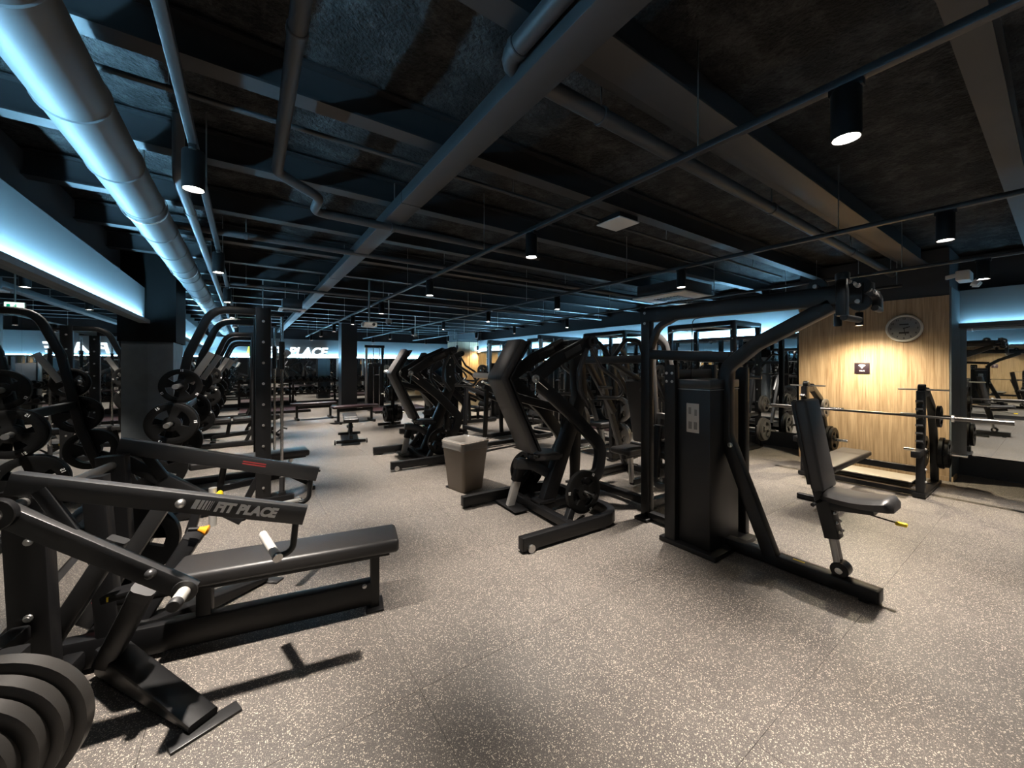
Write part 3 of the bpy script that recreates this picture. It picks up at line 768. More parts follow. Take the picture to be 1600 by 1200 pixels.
        rod(t, 'handle_grip', (-0.462, 0.41*y, 0.578), (-0.555, 0.22*y, 0.625), 0.0195, KNURL, 18)
        rod(t, 'grip_end', (-0.457, 0.420*y, 0.5755), (-0.464, 0.406*y, 0.579), 0.022, CHROME, 18)
        bar(t, 'connecting_link', (-1.28, 0.40*y, 1.0), (-1.18, 0.415*y, 0.82), 0.03, 0.05, STEEL, lat=(0, 1, 0))
    # spring pins
    pk = rod(t, 'spring_pin', (-1.00, 0.22, 0.55), (-0.95, 0.22, 0.545), 0.012, BLACKP)
    lathe(pk, 'orange_knob', [(0, 0), (0.012, 0), (0.018, 0.02), (0.030, 0.045), (0.018, 0.052), (0, 0.05)], ORANGE, (-0.955, 0.22, 0.545), (1, 0, -0.35), 14)
    bar(t, 'adjuster_sleeve', (-1.02, 0.30, 0.50), (-0.97, 0.36, 0.72), 0.045, 0.045)
    aj = rod(t, 'adjuster_post', (-0.93, 0.38, 0.50), (-0.93, 0.38, 0.735), 0.021, KNURL)
    lathe(aj, 'yellow_knob', [(0, 0), (0.010, 0), (0.014, 0.014), (0.026, 0.034), (0.014, 0.04), (0, 0.04)], YELLOW, (-0.915, 0.365, 0.69), (1, -0.4, 0.2), 14)
    # storage horns low on the outside
    for y in (-1, 1):
        bar(t, 'storage_arm', (-1.36, 0.36*y, 0.42), (-1.36, 0.50*y, 0.42), 0.06, 0.06)
        rod(t, 'storage_horn', (-1.36, 0.48*y, 0.42), (-1.36, 0.74*y, 0.42), 0.024, SATIN)
    return t
bp1 = bench_press((0.66, 2.46, 0), math.radians(-12), 'charcoal lever bench press with FIT PLACE lettering on its arm', 'x')
plates_on(bp1, (-1.36, 0.50, 0.42), (0, 1, 0), [0.225, 0.20], '%s black plate on the mirror-side horn of the lever bench press', 'plates on the lever bench press', num='20')

# low plate storage frame standing in front of the bench press
ps = thing('plate_post', 'black upright plate post with one long horn beside the bench press', 'plate rack', (-0.61, 1.88, 0), math.radians(-12))
bar(ps, 'post', (0, 0, 0.02), (0, 0, 0.60), 0.07, 0.07, lat=(0, 1, 0)); box(ps, 'foot_plate', (0, 0, 0.011), (0.3, 0.3, 0.022), STEEL, 0.004)
rod(ps, 'horn', (0, -0.02, 0.40), (0, -0.30, 0.40), 0.024, SATIN)
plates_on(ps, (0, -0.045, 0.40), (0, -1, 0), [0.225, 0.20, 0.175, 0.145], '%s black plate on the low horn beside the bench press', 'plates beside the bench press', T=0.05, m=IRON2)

# ================================================================== LEVER ROW MACHINES
def row_machine(loc, rz, label, tagname, extra=True):
    t = thing('row_machine', label, 'gym machine', loc, rz, 'plate loaded row machines')
    bent(t, 'base_frame', [(-0.57, -0.56, 0.075), (0.55, -0.56, 0.075), (0.55, 0.56, 0.075), (-0.57, 0.56, 0.075)], 0.11, 0.075, (0, 0, 1), 0.24)
    for y in (-0.56, 0.56):
        disc_cyl(t, 'foot_wheel', (-0.50, y + (-0.043 if y < 0 else 0.043), 0.035), (0, 1, 0), 0.033, 0.02, SATIN, 16)
        box(t, 'end_cap', (-0.573, y, 0.075), (0.008, 0.07, 0.105), BLACKP, 0.003)
        box(t, 'rubber_foot', (0.30, y, 0.01), (0.06, 0.06, 0.02), RUBBER, 0.004); box(t, 'rubber_foot', (-0.45, y, 0.01), (0.06, 0.05, 0.02), RUBBER, 0.004)
    bar(t, 'crossbeam', (0.0, -0.53, 0.07), (0.0, 0.53, 0.07), 0.08, 0.075)
    bar(t, 'spine_beam', (0.0, 0.04, 0.075), (0.53, 0.04, 0.075), 0.08, 0.075)
    box(t, 'seat_base_plate', (-0.13, 0.33, 0.030), (0.16, 0.46, 0.012), STEEL, 0.003)
    sp = bar(t, 'seat_post', (-0.15, 0.30, 0.035), (-0.07, 0.20, 0.50), 0.085, 0.05, SILVER)
    bar(sp, 'post_sleeve', (-0.11, 0.25, 0.30), (-0.06, 0.195, 0.53), 0.10, 0.065, STEEL)
    bent(t, 'seat_beam', [(-0.17, 0.17, 0.50), (0.02, 0.14, 0.47), (0.30, 0.06, 0.30)], 0.085, 0.10, (0, 1, 0), 0.10, STEEL2, 0.02)
    v = [(-0.10, -0.12), (0.0, -0.17), (0.22, -0.15), (0.30, -0.08), (0.30, 0.08), (0.22, 0.15), (0.0, 0.17), (-0.10, 0.12)]
    prism(t, 'seat_pad', [(p.x, p.y) for p in fillet([(x, y, 0) for x, y in v + [v[0]]], 0.05)][:-1], 0, 0.07, VINYL, Matrix.Translation((0.06, 0.13, 0.535)) @ Matrix.Rotation(0.06, 4, 'Y'), 0.02)
    # V bent back cushion on its steel shell
    P = [(-0.05, 0.13, 0.64), (-0.40, 0.13, 1.37), (-0.17, 0.13, 1.73)]
    bent(t, 'back_cushion', P, 0.30, 0.085, (0, 1, 0), 0.03, VINYL, 0.03)
    bent(t, 'cushion_shell', [(x + 0.062, y, z) for x, y, z in P], 0.31, 0.022, (0, 1, 0), 0.03, STEEL)
    bar(t, 'cushion_bracket', (-0.03, 0.13, 0.66), (0.02, 0.14, 0.50), 0.07, 0.05, STEEL)
    rod(t, 'adjuster_knob', (-0.03, 0.03, 0.60), (-0.03, -0.05, 0.60), 0.016, CHROME)
    # slanted mast
    bent(t, 'mast', [(0.10, 0.05, 0.03), (0.58, 0.05, 1.15), (0.53, 0.05, 1.76)], 0.10, 0.16, (0, 1, 0), 0.2)
    box(t, 'mast_foot', (0.09, 0.05, 0.12), (0.20, 0.16, 0.03), STEEL, 0.004)
    bar(t, 'mast_brace', (0.52, 0.05, 0.10), (0.50, 0.05, 0.92), 0.07, 0.09, lat=(0, 1, 0))
    bar(t, 'back_strut', (-0.27, 0.13, 1.20), (0.52, 0.07, 0.98), 0.06, 0.08, STEEL, lat=(0, 1, 0))
    rod(t, 'pivot_axle', (0.53, -0.26, 1.74), (0.53, 0.34, 1.74), 0.034, STEEL, 18)
    for s in (-1, 1):
        y0 = 0.05 + 0.22 * s
        bent(t, 'swing_arm', [(0.53, y0, 1.74), (0.12, y0, 1.56), (-0.18, y0, 1.37)], 0.06, 0.125, (0, 1, 0), 0.2)
        box(t, 'swing_pad', (0.28, y0 - 0.03, 1.635), (0.22, 0.01, 0.06), STEEL2, 0.003, rot=Matrix.Rotation(-0.42, 3, 'Y'))
        disc_cyl(t, 'pivot_cover', (0.53, y0 + 0.04*s, 1.74), (0, 1, 0), 0.058, 0.03, STEEL2, 20)
        bearing = disc_cyl(t, 'bearing', (-0.18, y0 + 0.036*s, 1.37), (0, 1, 0), 0.038, 0.024, SATIN, 20)
        bolt(bearing, (-0.18, y0 + 0.048*s, 1.37), (0, s, 0), 0.018, CHROME)
        rod(t, 'pull_pin', (-0.18, y0 + 0.04*s, 1.34), (-0.20, y0 + 0.06*s, 1.22), 0.006, CHROME, 8); rod(t, 'pull_pin', (-0.16, y0 + 0.04*s, 1.35), (-0.06, y0 + 0.06*s, 1.27), 0.006, CHROME, 8)
        bent(t, 'lever_arm', [(-0.18, y0, 1.37), (0.25, y0 + 0.03*s, 1.02), (0.60, y0 + 0.09*s, 0.66), (0.50, y0 + 0.14*s, 0.42), (0.22, y0 + 0.17*s, 0.31)], 0.06, 0.125, (0, 1, 0), 0.14)
        rod(t, 'weight_horn', (0.22, y0 + 0.14*s, 0.31), (0.22, y0 + 0.40*s, 0.31), 0.024, CHROME)
        disc_cyl(t, 'horn_flange', (0.22, y0 + 0.205*s, 0.31), (0, 1, 0), 0.05, 0.01, STEEL, 18)
        bar(t, 'stop_post', (0.02, y0 + 0.25*s, 0.08), (0.26, y0 + 0.16*s, 0.42), 0.06, 0.07, lat=(0, 1, 0))
        tube(t, 'handle_loop', [(0.50, y0 + 0.05*s, 1.66), (0.60, y0 + 0.08*s, 1.48), (0.84, y0 + 0.10*s, 1.33), (0.92, y0 + 0.10*s, 1.22), (0.84, y0 + 0.10*s, 1.15), (0.52, y0 + 0.10*s, 1.17)], 0.02, STEEL2, 0.07)
        tube(t, 'hand_grip', [(0.46, y0 + 0.03*s, 1.66), (0.34, y0 + 0.05*s, 1.45), (0.33, y0 + 0.06*s, 1.25), (0.46, y0 + 0.06*s, 1.08)], 0.026, RUBBER, 0.18)
    rod(t, 'lit_horn', (-0.34, 0.28, 1.38), (-0.34, 0.74, 1.385), 0.03, mat('lit_horn_grey', (0.60, 0.58, 0.55), 0.35), 18)  # chrome horn, its lit brightness put into a pale grey
    for z in (1.3, 1.5, 1.62): bolt(t, (0.55, 0.0, z), (0, -1, 0), 0.014)
    plates_on(t, (0.22, -0.385, 0.31), (0, -1, 0), [0.20], '%s black plate on the aisle-end horn of the ' + tagname, 'plates on row machines', num='15')
    plates_on(t, (0.22, 0.485, 0.31), (0, 1, 0), [0.20, 0.20], '%s black plate on the bin-side horn of the ' + tagname, 'plates on row machines')
    return t
row_machine((2.40, 3.00, 0), math.radians(-3), 'black plate-loaded row machine beside the cable tower', 'row machine beside the cable tower')
row_machine((2.28, 5.95, 0), math.radians(-3), 'black plate-loaded row machine just behind the rubbish bin', 'row machine behind the bin')
row_machine((3.25, 7.55, 0), math.radians(-3), 'black plate-loaded row machine beside the leg press', 'row machine beside the leg press')

# ================================================================== CABLE TOWER PRESS (right of centre)
def tower_press(loc, rz, label):
    t = thing('cable_press', label, 'gym machine', loc, rz, 'weight stack press machines')
    box(t, 'base_plate', (0.0, 0.0, 0.02), (0.68, 0.48, 0.04), STEEL, 0.006)
    bar(t, 'base_beam', (0.0, -0.15, 0.055), (0.0, -1.08, 0.055), 0.10, 0.085)
    box(t, 'end_cap', (0.0, -1.085, 0.055), (0.095, 0.02, 0.08), BLACKP, 0.004)
    bar(t, 'front_foot', (-0.05, -1.02, 0.012), (0.12, -1.02, 0.012), 0.05, 0.02, STEEL)
    for x, ztop in ((-0.29, 1.50), (0.33, 1.50)):
        bar(t, 'upright', (x, 0.15, 0.03), (x, 0.15, ztop), 0.07, 0.10, lat=(1, 0, 0))
        for dy in (-0.025, 0.025):
            for z in (1.36, 1.43): bolt(t, (x - 0.036 if x < 0 else x + 0.036, 0.15 + dy, z), (-1 if x < 0 else 1, 0, 0), 0.012)
    bar(t, 'upright', (0.33, -0.13, 0.03), (0.33, -0.13, 1.48), 0.07, 0.09, lat=(1, 0, 0))
    bar(t, 'top_crossbar', (-0.29, 0.15, 1.42), (0.33, 0.15, 1.42), 0.06, 0.08)
    sh = box(t, 'weight_shroud', (-0.05, 0.0, 0.68), (0.46, 0.34, 1.28), BLACKP, 0.012)
    box(sh, 'shroud_cap', (-0.05, 0.0, 1.345), (0.47, 0.35, 0.07), STEEL2, 0.012)
    box(sh, 'trim_line', (-0.05, 0.0, 1.30), (0.465, 0.345, 0.006), SATIN)
    pl = box(t, 'instruction_placard', (-0.2825, -0.03, 1.07), (0.004, 0.105, 0.235), PAPER, 0.001)
    Mp = frame_mtx((-0.2848, -0.03, 1.07), (0, -1, 0), (0, 0, 1))
    for (a, b, c_, d_) in ((-0.035, 0.03, -0.012, 0.085), (0.015, 0.02, 0.036, 0.07), (-0.036, -0.09, -0.006, -0.03), (0.010, -0.09, 0.038, -0.03)):
        quad(pl, 'printed_figure', a, b, c_, d_, mat('placard_grey_print', (0.14, 0.14, 0.135), 0.6), Mp)
    # curved front mast into the boom
    bent(t, 'front_mast', [(-0.03, -0.50, 0.08), (-0.03, -0.17, 0.93), (-0.03, -0.17, 1.47), (-0.03, -0.40, 1.66), (-0.03, -0.86, 1.90)], 0.085, 0.10, (1, 0, 0), 0.14)
    bolt(t, (-0.075, -0.22, 0.86), (-1, 0, 0), 0.02)
    bar(t, 'rear_post', (-0.03, 0.58, 0.03), (-0.03, 0.58, 2.02), 0.08, 0.10, lat=(1, 0, 0))
    box(t, 'rear_foot', (-0.03, 0.58, 0.015), (0.22, 0.14, 0.03), STEEL, 0.004)
    bar(t, 'rear_tie', (-0.03, 0.20, 0.05), (-0.03, 0.58, 0.05), 0.08, 0.07)
    bar(t, 'mid_tie', (-0.03, 0.56, 1.60), (-0.03, -0.20, 1.56), 0.07, 0.09, lat=(1, 0, 0))
    bar(t, 'boom', (-0.03, 0.63, 1.98), (-0.03, -1.02, 1.955), 0.085, 0.13, lat=(1, 0, 0))
    bent(t, 'boom_gusset', [(-0.03, 0.54, 1.66), (-0.03, 0.46, 1.86), (-0.03, 0.28, 1.93)], 0.07, 0.05, (1, 0, 0), 0.16)
    for z in (1.9, 2.0): bolt(t, (-0.072, 0.58, z), (-1, 0, 0), 0.014)
    for y, z in ((-0.78, 2.03), (-1.0, 2.0), (-1.0, 1.90)):
        pw = lathe(t, 'pulley', [(0.015, -0.015), (0.055, -0.015), (0.045, 0), (0.055, 0.015), (0.015, 0.015)], BLACKP, (-0.03, y, z), (1, 0, 0), 20)
        disc_cyl(pw, 'pulley_hub', (-0.03, y, z), (1, 0, 0), 0.014, 0.12, SATIN, 12)
    for s in (-1, 1):
        lg = bent(t, 'swing_lever', [(-0.03 + 0.05*s, -0.92, 1.97), (-0.03 + 0.26*s, -0.98, 1.99), (-0.03 + (0.42 if s < 0 else 0.30)*s, -1.02, 1.96), (-0.03 + (0.42 if s < 0 else 0.30)*s, -1.02, 1.78 if s < 0 else 1.88)], 0.05, 0.06, (0, 1, 0), 0.08)
        rod(t, 'hand_grip', (-0.03 + (0.43 if s < 0 else 0.31)*s, -1.03, 1.77 if s < 0 else 1.87), (-0.03 + (0.20 if s < 0 else 0.14)*s, -1.04, 1.77 if s < 0 else 1.87), 0.019, RUBBER)
        disc_cyl(lg, 'lever_pivot', (-0.03 + 0.26*s, -0.98, 2.03), (0, 0, 1), 0.035, 0.05, STEEL, 18)
        for k in range(3): bolt(lg, (-0.03 + (0.12 + 0.09*k)*s, -1.02, 1.99), (0, -1, 0), 0.013)
    tube(t, 'cable', [(-0.03, -0.98, 1.95), (-0.03, -0.80, 1.975), (-0.03, 0.12, 1.90), (-0.05, 0.12, 1.35)], 0.004, BLACKP, 0.05, 8)
    # seat assembly
    hg = disc_cyl(t, 'seat_hinge', (0.03, -0.89, 0.135), (1, 0, 0), 0.05, 0.10, STEEL, 24)
    disc_cyl(hg, 'hinge_pin', (0.03, -0.89, 0.135), (1, 0, 0), 0.022, 0.12, CHROME, 18)
    for dx in (-0.025, 0.035): rod(t, 'seat_rod', (0.03 + dx, -0.88, 0.14), (0.03 + dx, -0.815, 0.50), 0.019, SILVER)
    cr = bar(t, 'seat_carriage', (0.035, -0.85, 0.33), (0.035, -0.775, 0.66), 0.11, 0.085, STEEL, lat=(1, 0, 0))
    for z in (0.38, 0.44, 0.50, 0.56):
        for dx in (-0.03, 0.03): bolt(cr, (0.035 + dx, -0.885 + (z - 0.33)*0.23 - 0.012, z), (0, -1, 0), 0.011)
    bar(t, 'seat_arm', (0.035, -0.80, 0.54), (0.035, -1.06, 0.575), 0.10, 0.05, STEEL)
    bm = bmesh.new()                       # contoured seat: rises towards the front edge
    nx_, ny_ = 12, 14; top = []; bot = []
    for j in range(ny_ + 1):
        s = j / ny_; y = -0.80 - 0.36 * s
        wdt = 0.155 * (1 - 0.22 * (2*s - 0.9)**2) * (0.80 if j in (0, ny_) else 1)
        zc = 0.605 + 0.03 * max(0, (s - 0.45) * 2)**1.5 - (0.03 if j in (0, ny_) else 0)
        rt = []; rb = []
        for i in range(nx_ + 1):
            q = 2 * i / nx_ - 1
            rt.append(bm.verts.new((0.035 + wdt*q, y, 0.05 + zc - 0.028*abs(q)**4)))
            rb.append(bm.verts.new((0.035 + wdt*q*0.93, y, 0.595 + 0.02 * max(0, s - 0.5))))
        top.append(rt); bot.append(rb)
    for j in range(ny_):
        for i in range(nx_):
            bm.faces.new((top[j][i], top[j+1][i], top[j+1][i+1], top[j][i+1])); bm.faces.new((bot[j][i], bot[j][i+1], bot[j+1][i+1], bot[j+1][i]))
        bm.faces.new((top[j][0], bot[j][0], bot[j+1][0], top[j+1][0])); bm.faces.new((top[j][nx_], top[j+1][nx_], bot[j+1][nx_], bot[j][nx_]))
    for j, rv in ((0, 1), (ny_, -1)):
        for i in range(nx_): bm.faces.new((top[j][i], top[j][i+1], bot[j][i+1], bot[j][i]))
    bmesh.ops.recalc_face_normals(bm, faces=bm.faces)
    me = bpy.data.meshes.new('seat_pad'); bm.to_mesh(me); bm.free(); me.materials.append(VINYL)
    me.polygons.foreach_set('use_smooth', [True]*len(me.polygons)); me.set_sharp_from_angle(angle=math.radians(60))
    inst(me, 'seat_pad', t)
    pad(t, 'back_pad', (0.035, -0.745, 0.95), (0.265, 0.075, 0.62), VINYL, 0.022, Matrix.Rotation(-0.17, 3, 'X'))
    box(t, 'back_board', (0.035, -0.697, 0.96), (0.24, 0.022, 0.57), BLACKP, 0.004, rot=Matrix.Rotation(-0.17, 3, 'X'))
    bar(t, 'back_bracket', (0.035, -0.765, 0.60), (0.035, -0.655, 0.98), 0.07, 0.03, STEEL, lat=(1, 0, 0))
    rod(t, 'side_lever', (-0.16, -0.79, 0.57), (0.10, -0.79, 0.57), 0.012, BLACKP)
    pr = rod(t, 'pull_rod', (0.07, -0.90, 0.54), (0.10, -1.14, 0.51), 0.005, BLACKP, 8)
    box(pr, 'yellow_tab', (0.103, -1.165, 0.507), (0.03, 0.055, 0.022), YELLOW, 0.006)
    box(t, 'yellow_label', (0.0, -0.66, 0.0985), (0.015, 0.07, 0.002), YELLOW)
    return t
tower_press((3.25, 1.75, 0), 0, 'black weight-stack shoulder press with an overhead boom and padded seat')

# ================================================================== PLATE LOADED SHOULDER PRESS
def shoulder_press(loc, rz, label, tagname, mm=None):
    t = thing('shoulder_press', label, 'gym machine', loc, rz, 'plate loaded shoulder presses')
    for y in (-0.56, 0.56): bar(t, 'side_beam', (-0.52, y, 0.065), (0.58, y, 0.065), 0.075, 0.085)
    for x in (-0.46, 0.54): bar(t, 'crossbeam', (x, -0.60, 0.07), (x, 0.60, 0.07), 0.08, 0.08)
    for x in (-0.5, 0.56):
        for y in (-0.58, 0.58): box(t, 'foot_plate', (x, y, 0.012), (0.13, 0.10, 0.024), STEEL, 0.004)
    for y in (-1, 1):
        bar(t, 'front_upright', (-0.46, 0.54*y, 0.08), (-0.42, 0.50*y, 1.62), 0.06, 0.075, lat=(0, 1, 0))
        bent(t, 'curved_upright', [(-0.36, 0.56*y, 0.62), (-0.42, 0.54*y, 1.50), (-0.38, 0.53*y, 1.84), (-0.18, 0.53*y, 1.74), (0.10, 0.53*y, 1.05), (0.48, 0.53*y, 0.10)], 0.06, 0.075, (0, 1, 0), 0.16, STEEL2)
        bar(t, 'lever_arm', (-0.40, 0.42*y, 1.56), (0.18, 0.47*y, 0.86), 0.05, 0.08, lat=(0, 1, 0))
        bar(t, 'horn_post', (-0.46, 0.62*y, 0.35), (-0.42, 0.62*y, 0.88), 0.06, 0.06, lat=(0, 1, 0))
        bar(t, 'horn_tie', (-0.46, 0.56*y, 0.40), (-0.455, 0.63*y, 0.40), 0.05, 0.05); bar(t, 'horn_tie', (-0.43, 0.52*y, 0.84), (-0.42, 0.63*y, 0.84), 0.05, 0.05)
        for z in (0.40, 0.80): rod(t, 'storage_horn', (-0.44, 0.62*y, z), (-0.08, 0.62*y, z), 0.024, CHROME, 16)
        tube(t, 'handle_loop', [(-0.42, 0.44*y, 1.58), (-0.42, 0.40*y, 1.76), (-0.42, 0.20*y, 1.78), (-0.42, 0.04*y, 1.60)], 0.025, STEEL, 0.10)
        rod(t, 'hand_grip', (-0.30, 0.30*y, 1.22), (-0.02, 0.34*y, 1.20), 0.019, RUBBER)
        bar(t, 'grip_bracket', (-0.16, 0.36*y, 1.21), (-0.05, 0.44*y, 1.13), 0.04, 0.05)
    bar(t, 'top_crossbar', (-0.42, -0.54, 1.56), (-0.42, 0.54, 1.56), 0.06, 0.085, STEEL2)
    bar(t, 'rear_mast', (0.50, 0, 0.08), (0.16, 0, 1.35), 0.08, 0.10, lat=(0, 1, 0))
    bar(t, 'mast_tie', (0.20, -0.02, 1.25), (-0.42, 0, 1.53), 0.06, 0.06, lat=(0, 1, 0))
    pad(t, 'back_pad', (0.10, 0, 0.92), (0.07, 0.28, 0.80), VINYL, 0.025, Matrix.Rotation(-0.20, 3, 'Y'))
    pad(t, 'seat_pad', (-0.10, 0, 0.47), (0.36, 0.30, 0.075), VINYL, 0.028)
    bar(t, 'seat_beam', (-0.2, 0, 0.40), (0.38, 0, 0.42), 0.06, 0.06)
    sp = bar(t, 'seat_post', (-0.05, 0, 0.07), (-0.08, 0, 0.40), 0.05, 0.05, SATIN); rod(sp, 'pull_pin', (-0.07, -0.03, 0.30), (-0.07, -0.10, 0.30), 0.010, CHROME)
    bar(t, 'seat_foot', (-0.05, 0, 0.07), (0.52, 0, 0.07), 0.07, 0.07)
    plates_on(t, (-0.39, -0.62, 0.80), (1, 0, 0), [0.20, 0.185, 0.16], '%s grey plate on the upper aisle-end horn, ' + tagname, 'grey plates on shoulder presses', m=GREYPLATE, T=0.038)
    plates_on(t, (-0.39, -0.62, 0.40), (1, 0, 0), [0.19, 0.19], '%s grey plate on the lower aisle-end horn, ' + tagname, 'grey plates on shoulder presses', m=GREYPLATE, T=0.038)
    plates_on(t, (-0.39, 0.62, 0.80), (1, 0, 0), [0.20, 0.185], '%s grey plate on the upper far horn, ' + tagname, 'grey plates on shoulder presses', m=GREYPLATE, T=0.038)
    return t
shoulder_press((3.92, 3.02, 0), 0, 'plate-loaded shoulder press between the row machine and the cable tower', 'shoulder press by the cable tower')
shoulder_press((5.2, 4.62, 0), 0, 'plate-loaded shoulder press in front of the power racks', 'shoulder press by the power racks')

# ================================================================== LEG PRESSES
def leg_press(loc, rz, label, tagname):
    t = thing('leg_press', label, 'gym machine', loc, rz, 'leg presses')
    for y in (-0.34, 0.34):
        bar(t, 'base_beam', (-0.85, y, 0.06), (0.95, y, 0.06), 0.07, 0.08)
        bar(t, 'rear_leg', (-0.75, y, 0.08), (-0.70, y, 1.10), 0.06, 0.07, lat=(0, 1, 0))
        bar(t, 'mid_leg', (0.15, y, 0.08), (0.12, y, 0.72), 0.06, 0.07, lat=(0, 1, 0))
        bar(t, 'rail_beam', (-0.78, y, 1.10), (0.75, y, 0.50), 0.06, 0.075, lat=(0, 1, 0))
        rod(t, 'guide_rail', (-0.80, y, 1.20), (0.62, y, 0.645), 0.025, CHROME, 16)
    for x, z in ((-0.75, 0.3), (0.9, 0.06), (-0.85, 0.06)): bar(t, 'crossbeam', (x, -0.36, z), (x, 0.36, z), 0.07, 0.07)
    car = bar(t, 'sled', (-0.20, -0.40, 0.985), (-0.20, 0.40, 0.985), 0.12, 0.07)
    bar(car, 'sled_plate', (-0.10, -0.30, 1.10), (-0.10, 0.30, 1.10), 0.05, 0.42)
    for y in (-1, 1): rod(t, 'weight_horn', (-0.20, 0.40*y, 0.99), (-0.20, 0.66*y, 0.99), 0.024, CHROME)
    pad(t, 'seat_pad', (0.62, 0, 0.36), (0.40, 0.42, 0.08), VINYL, 0.03, Matrix.Rotation(0.15, 3, 'Y')); pad(t, 'back_pad', (0.93, 0, 0.62), (0.08, 0.42, 0.60), VINYL, 0.03, Matrix.Rotation(0.7, 3, 'Y'))
    bar(t, 'seat_frame', (0.45, 0, 0.28), (0.95, 0, 0.30), 0.30, 0.05); bar(t, 'seat_leg', (0.60, 0, 0.06), (0.60, 0, 0.28), 0.06, 0.06, lat=(0, 1, 0)); bar(t, 'back_frame', (0.92, 0, 0.30), (1.10, 0, 0.74), 0.06, 0.05, lat=(0, 1, 0))
    for y in (-1, 1): rod(t, 'safety_handle', (0.50, 0.26*y, 0.30), (0.46, 0.28*y, 0.52), 0.015, RUBBER)
    plates_on(t, (-0.20, -0.41, 0.99), (0, -1, 0), [0.21, 0.21, 0.19], '%s black plate on the aisle-end horn of the ' + tagname, 'plates on leg presses')
    plates_on(t, (-0.20, 0.41, 0.99), (0, 1, 0), [0.21, 0.21], '%s black plate on the far horn of the ' + tagname, 'plates on leg presses')
    return t
leg_press((4.25, 6.35, 0), math.radians(4), 'leg press with chrome guide rails behind the row machine', 'leg press behind the row machine')
leg_press((4.5, 8.95, 0), math.radians(2), 'leg press with chrome guide rails near the far machines', 'far leg press')

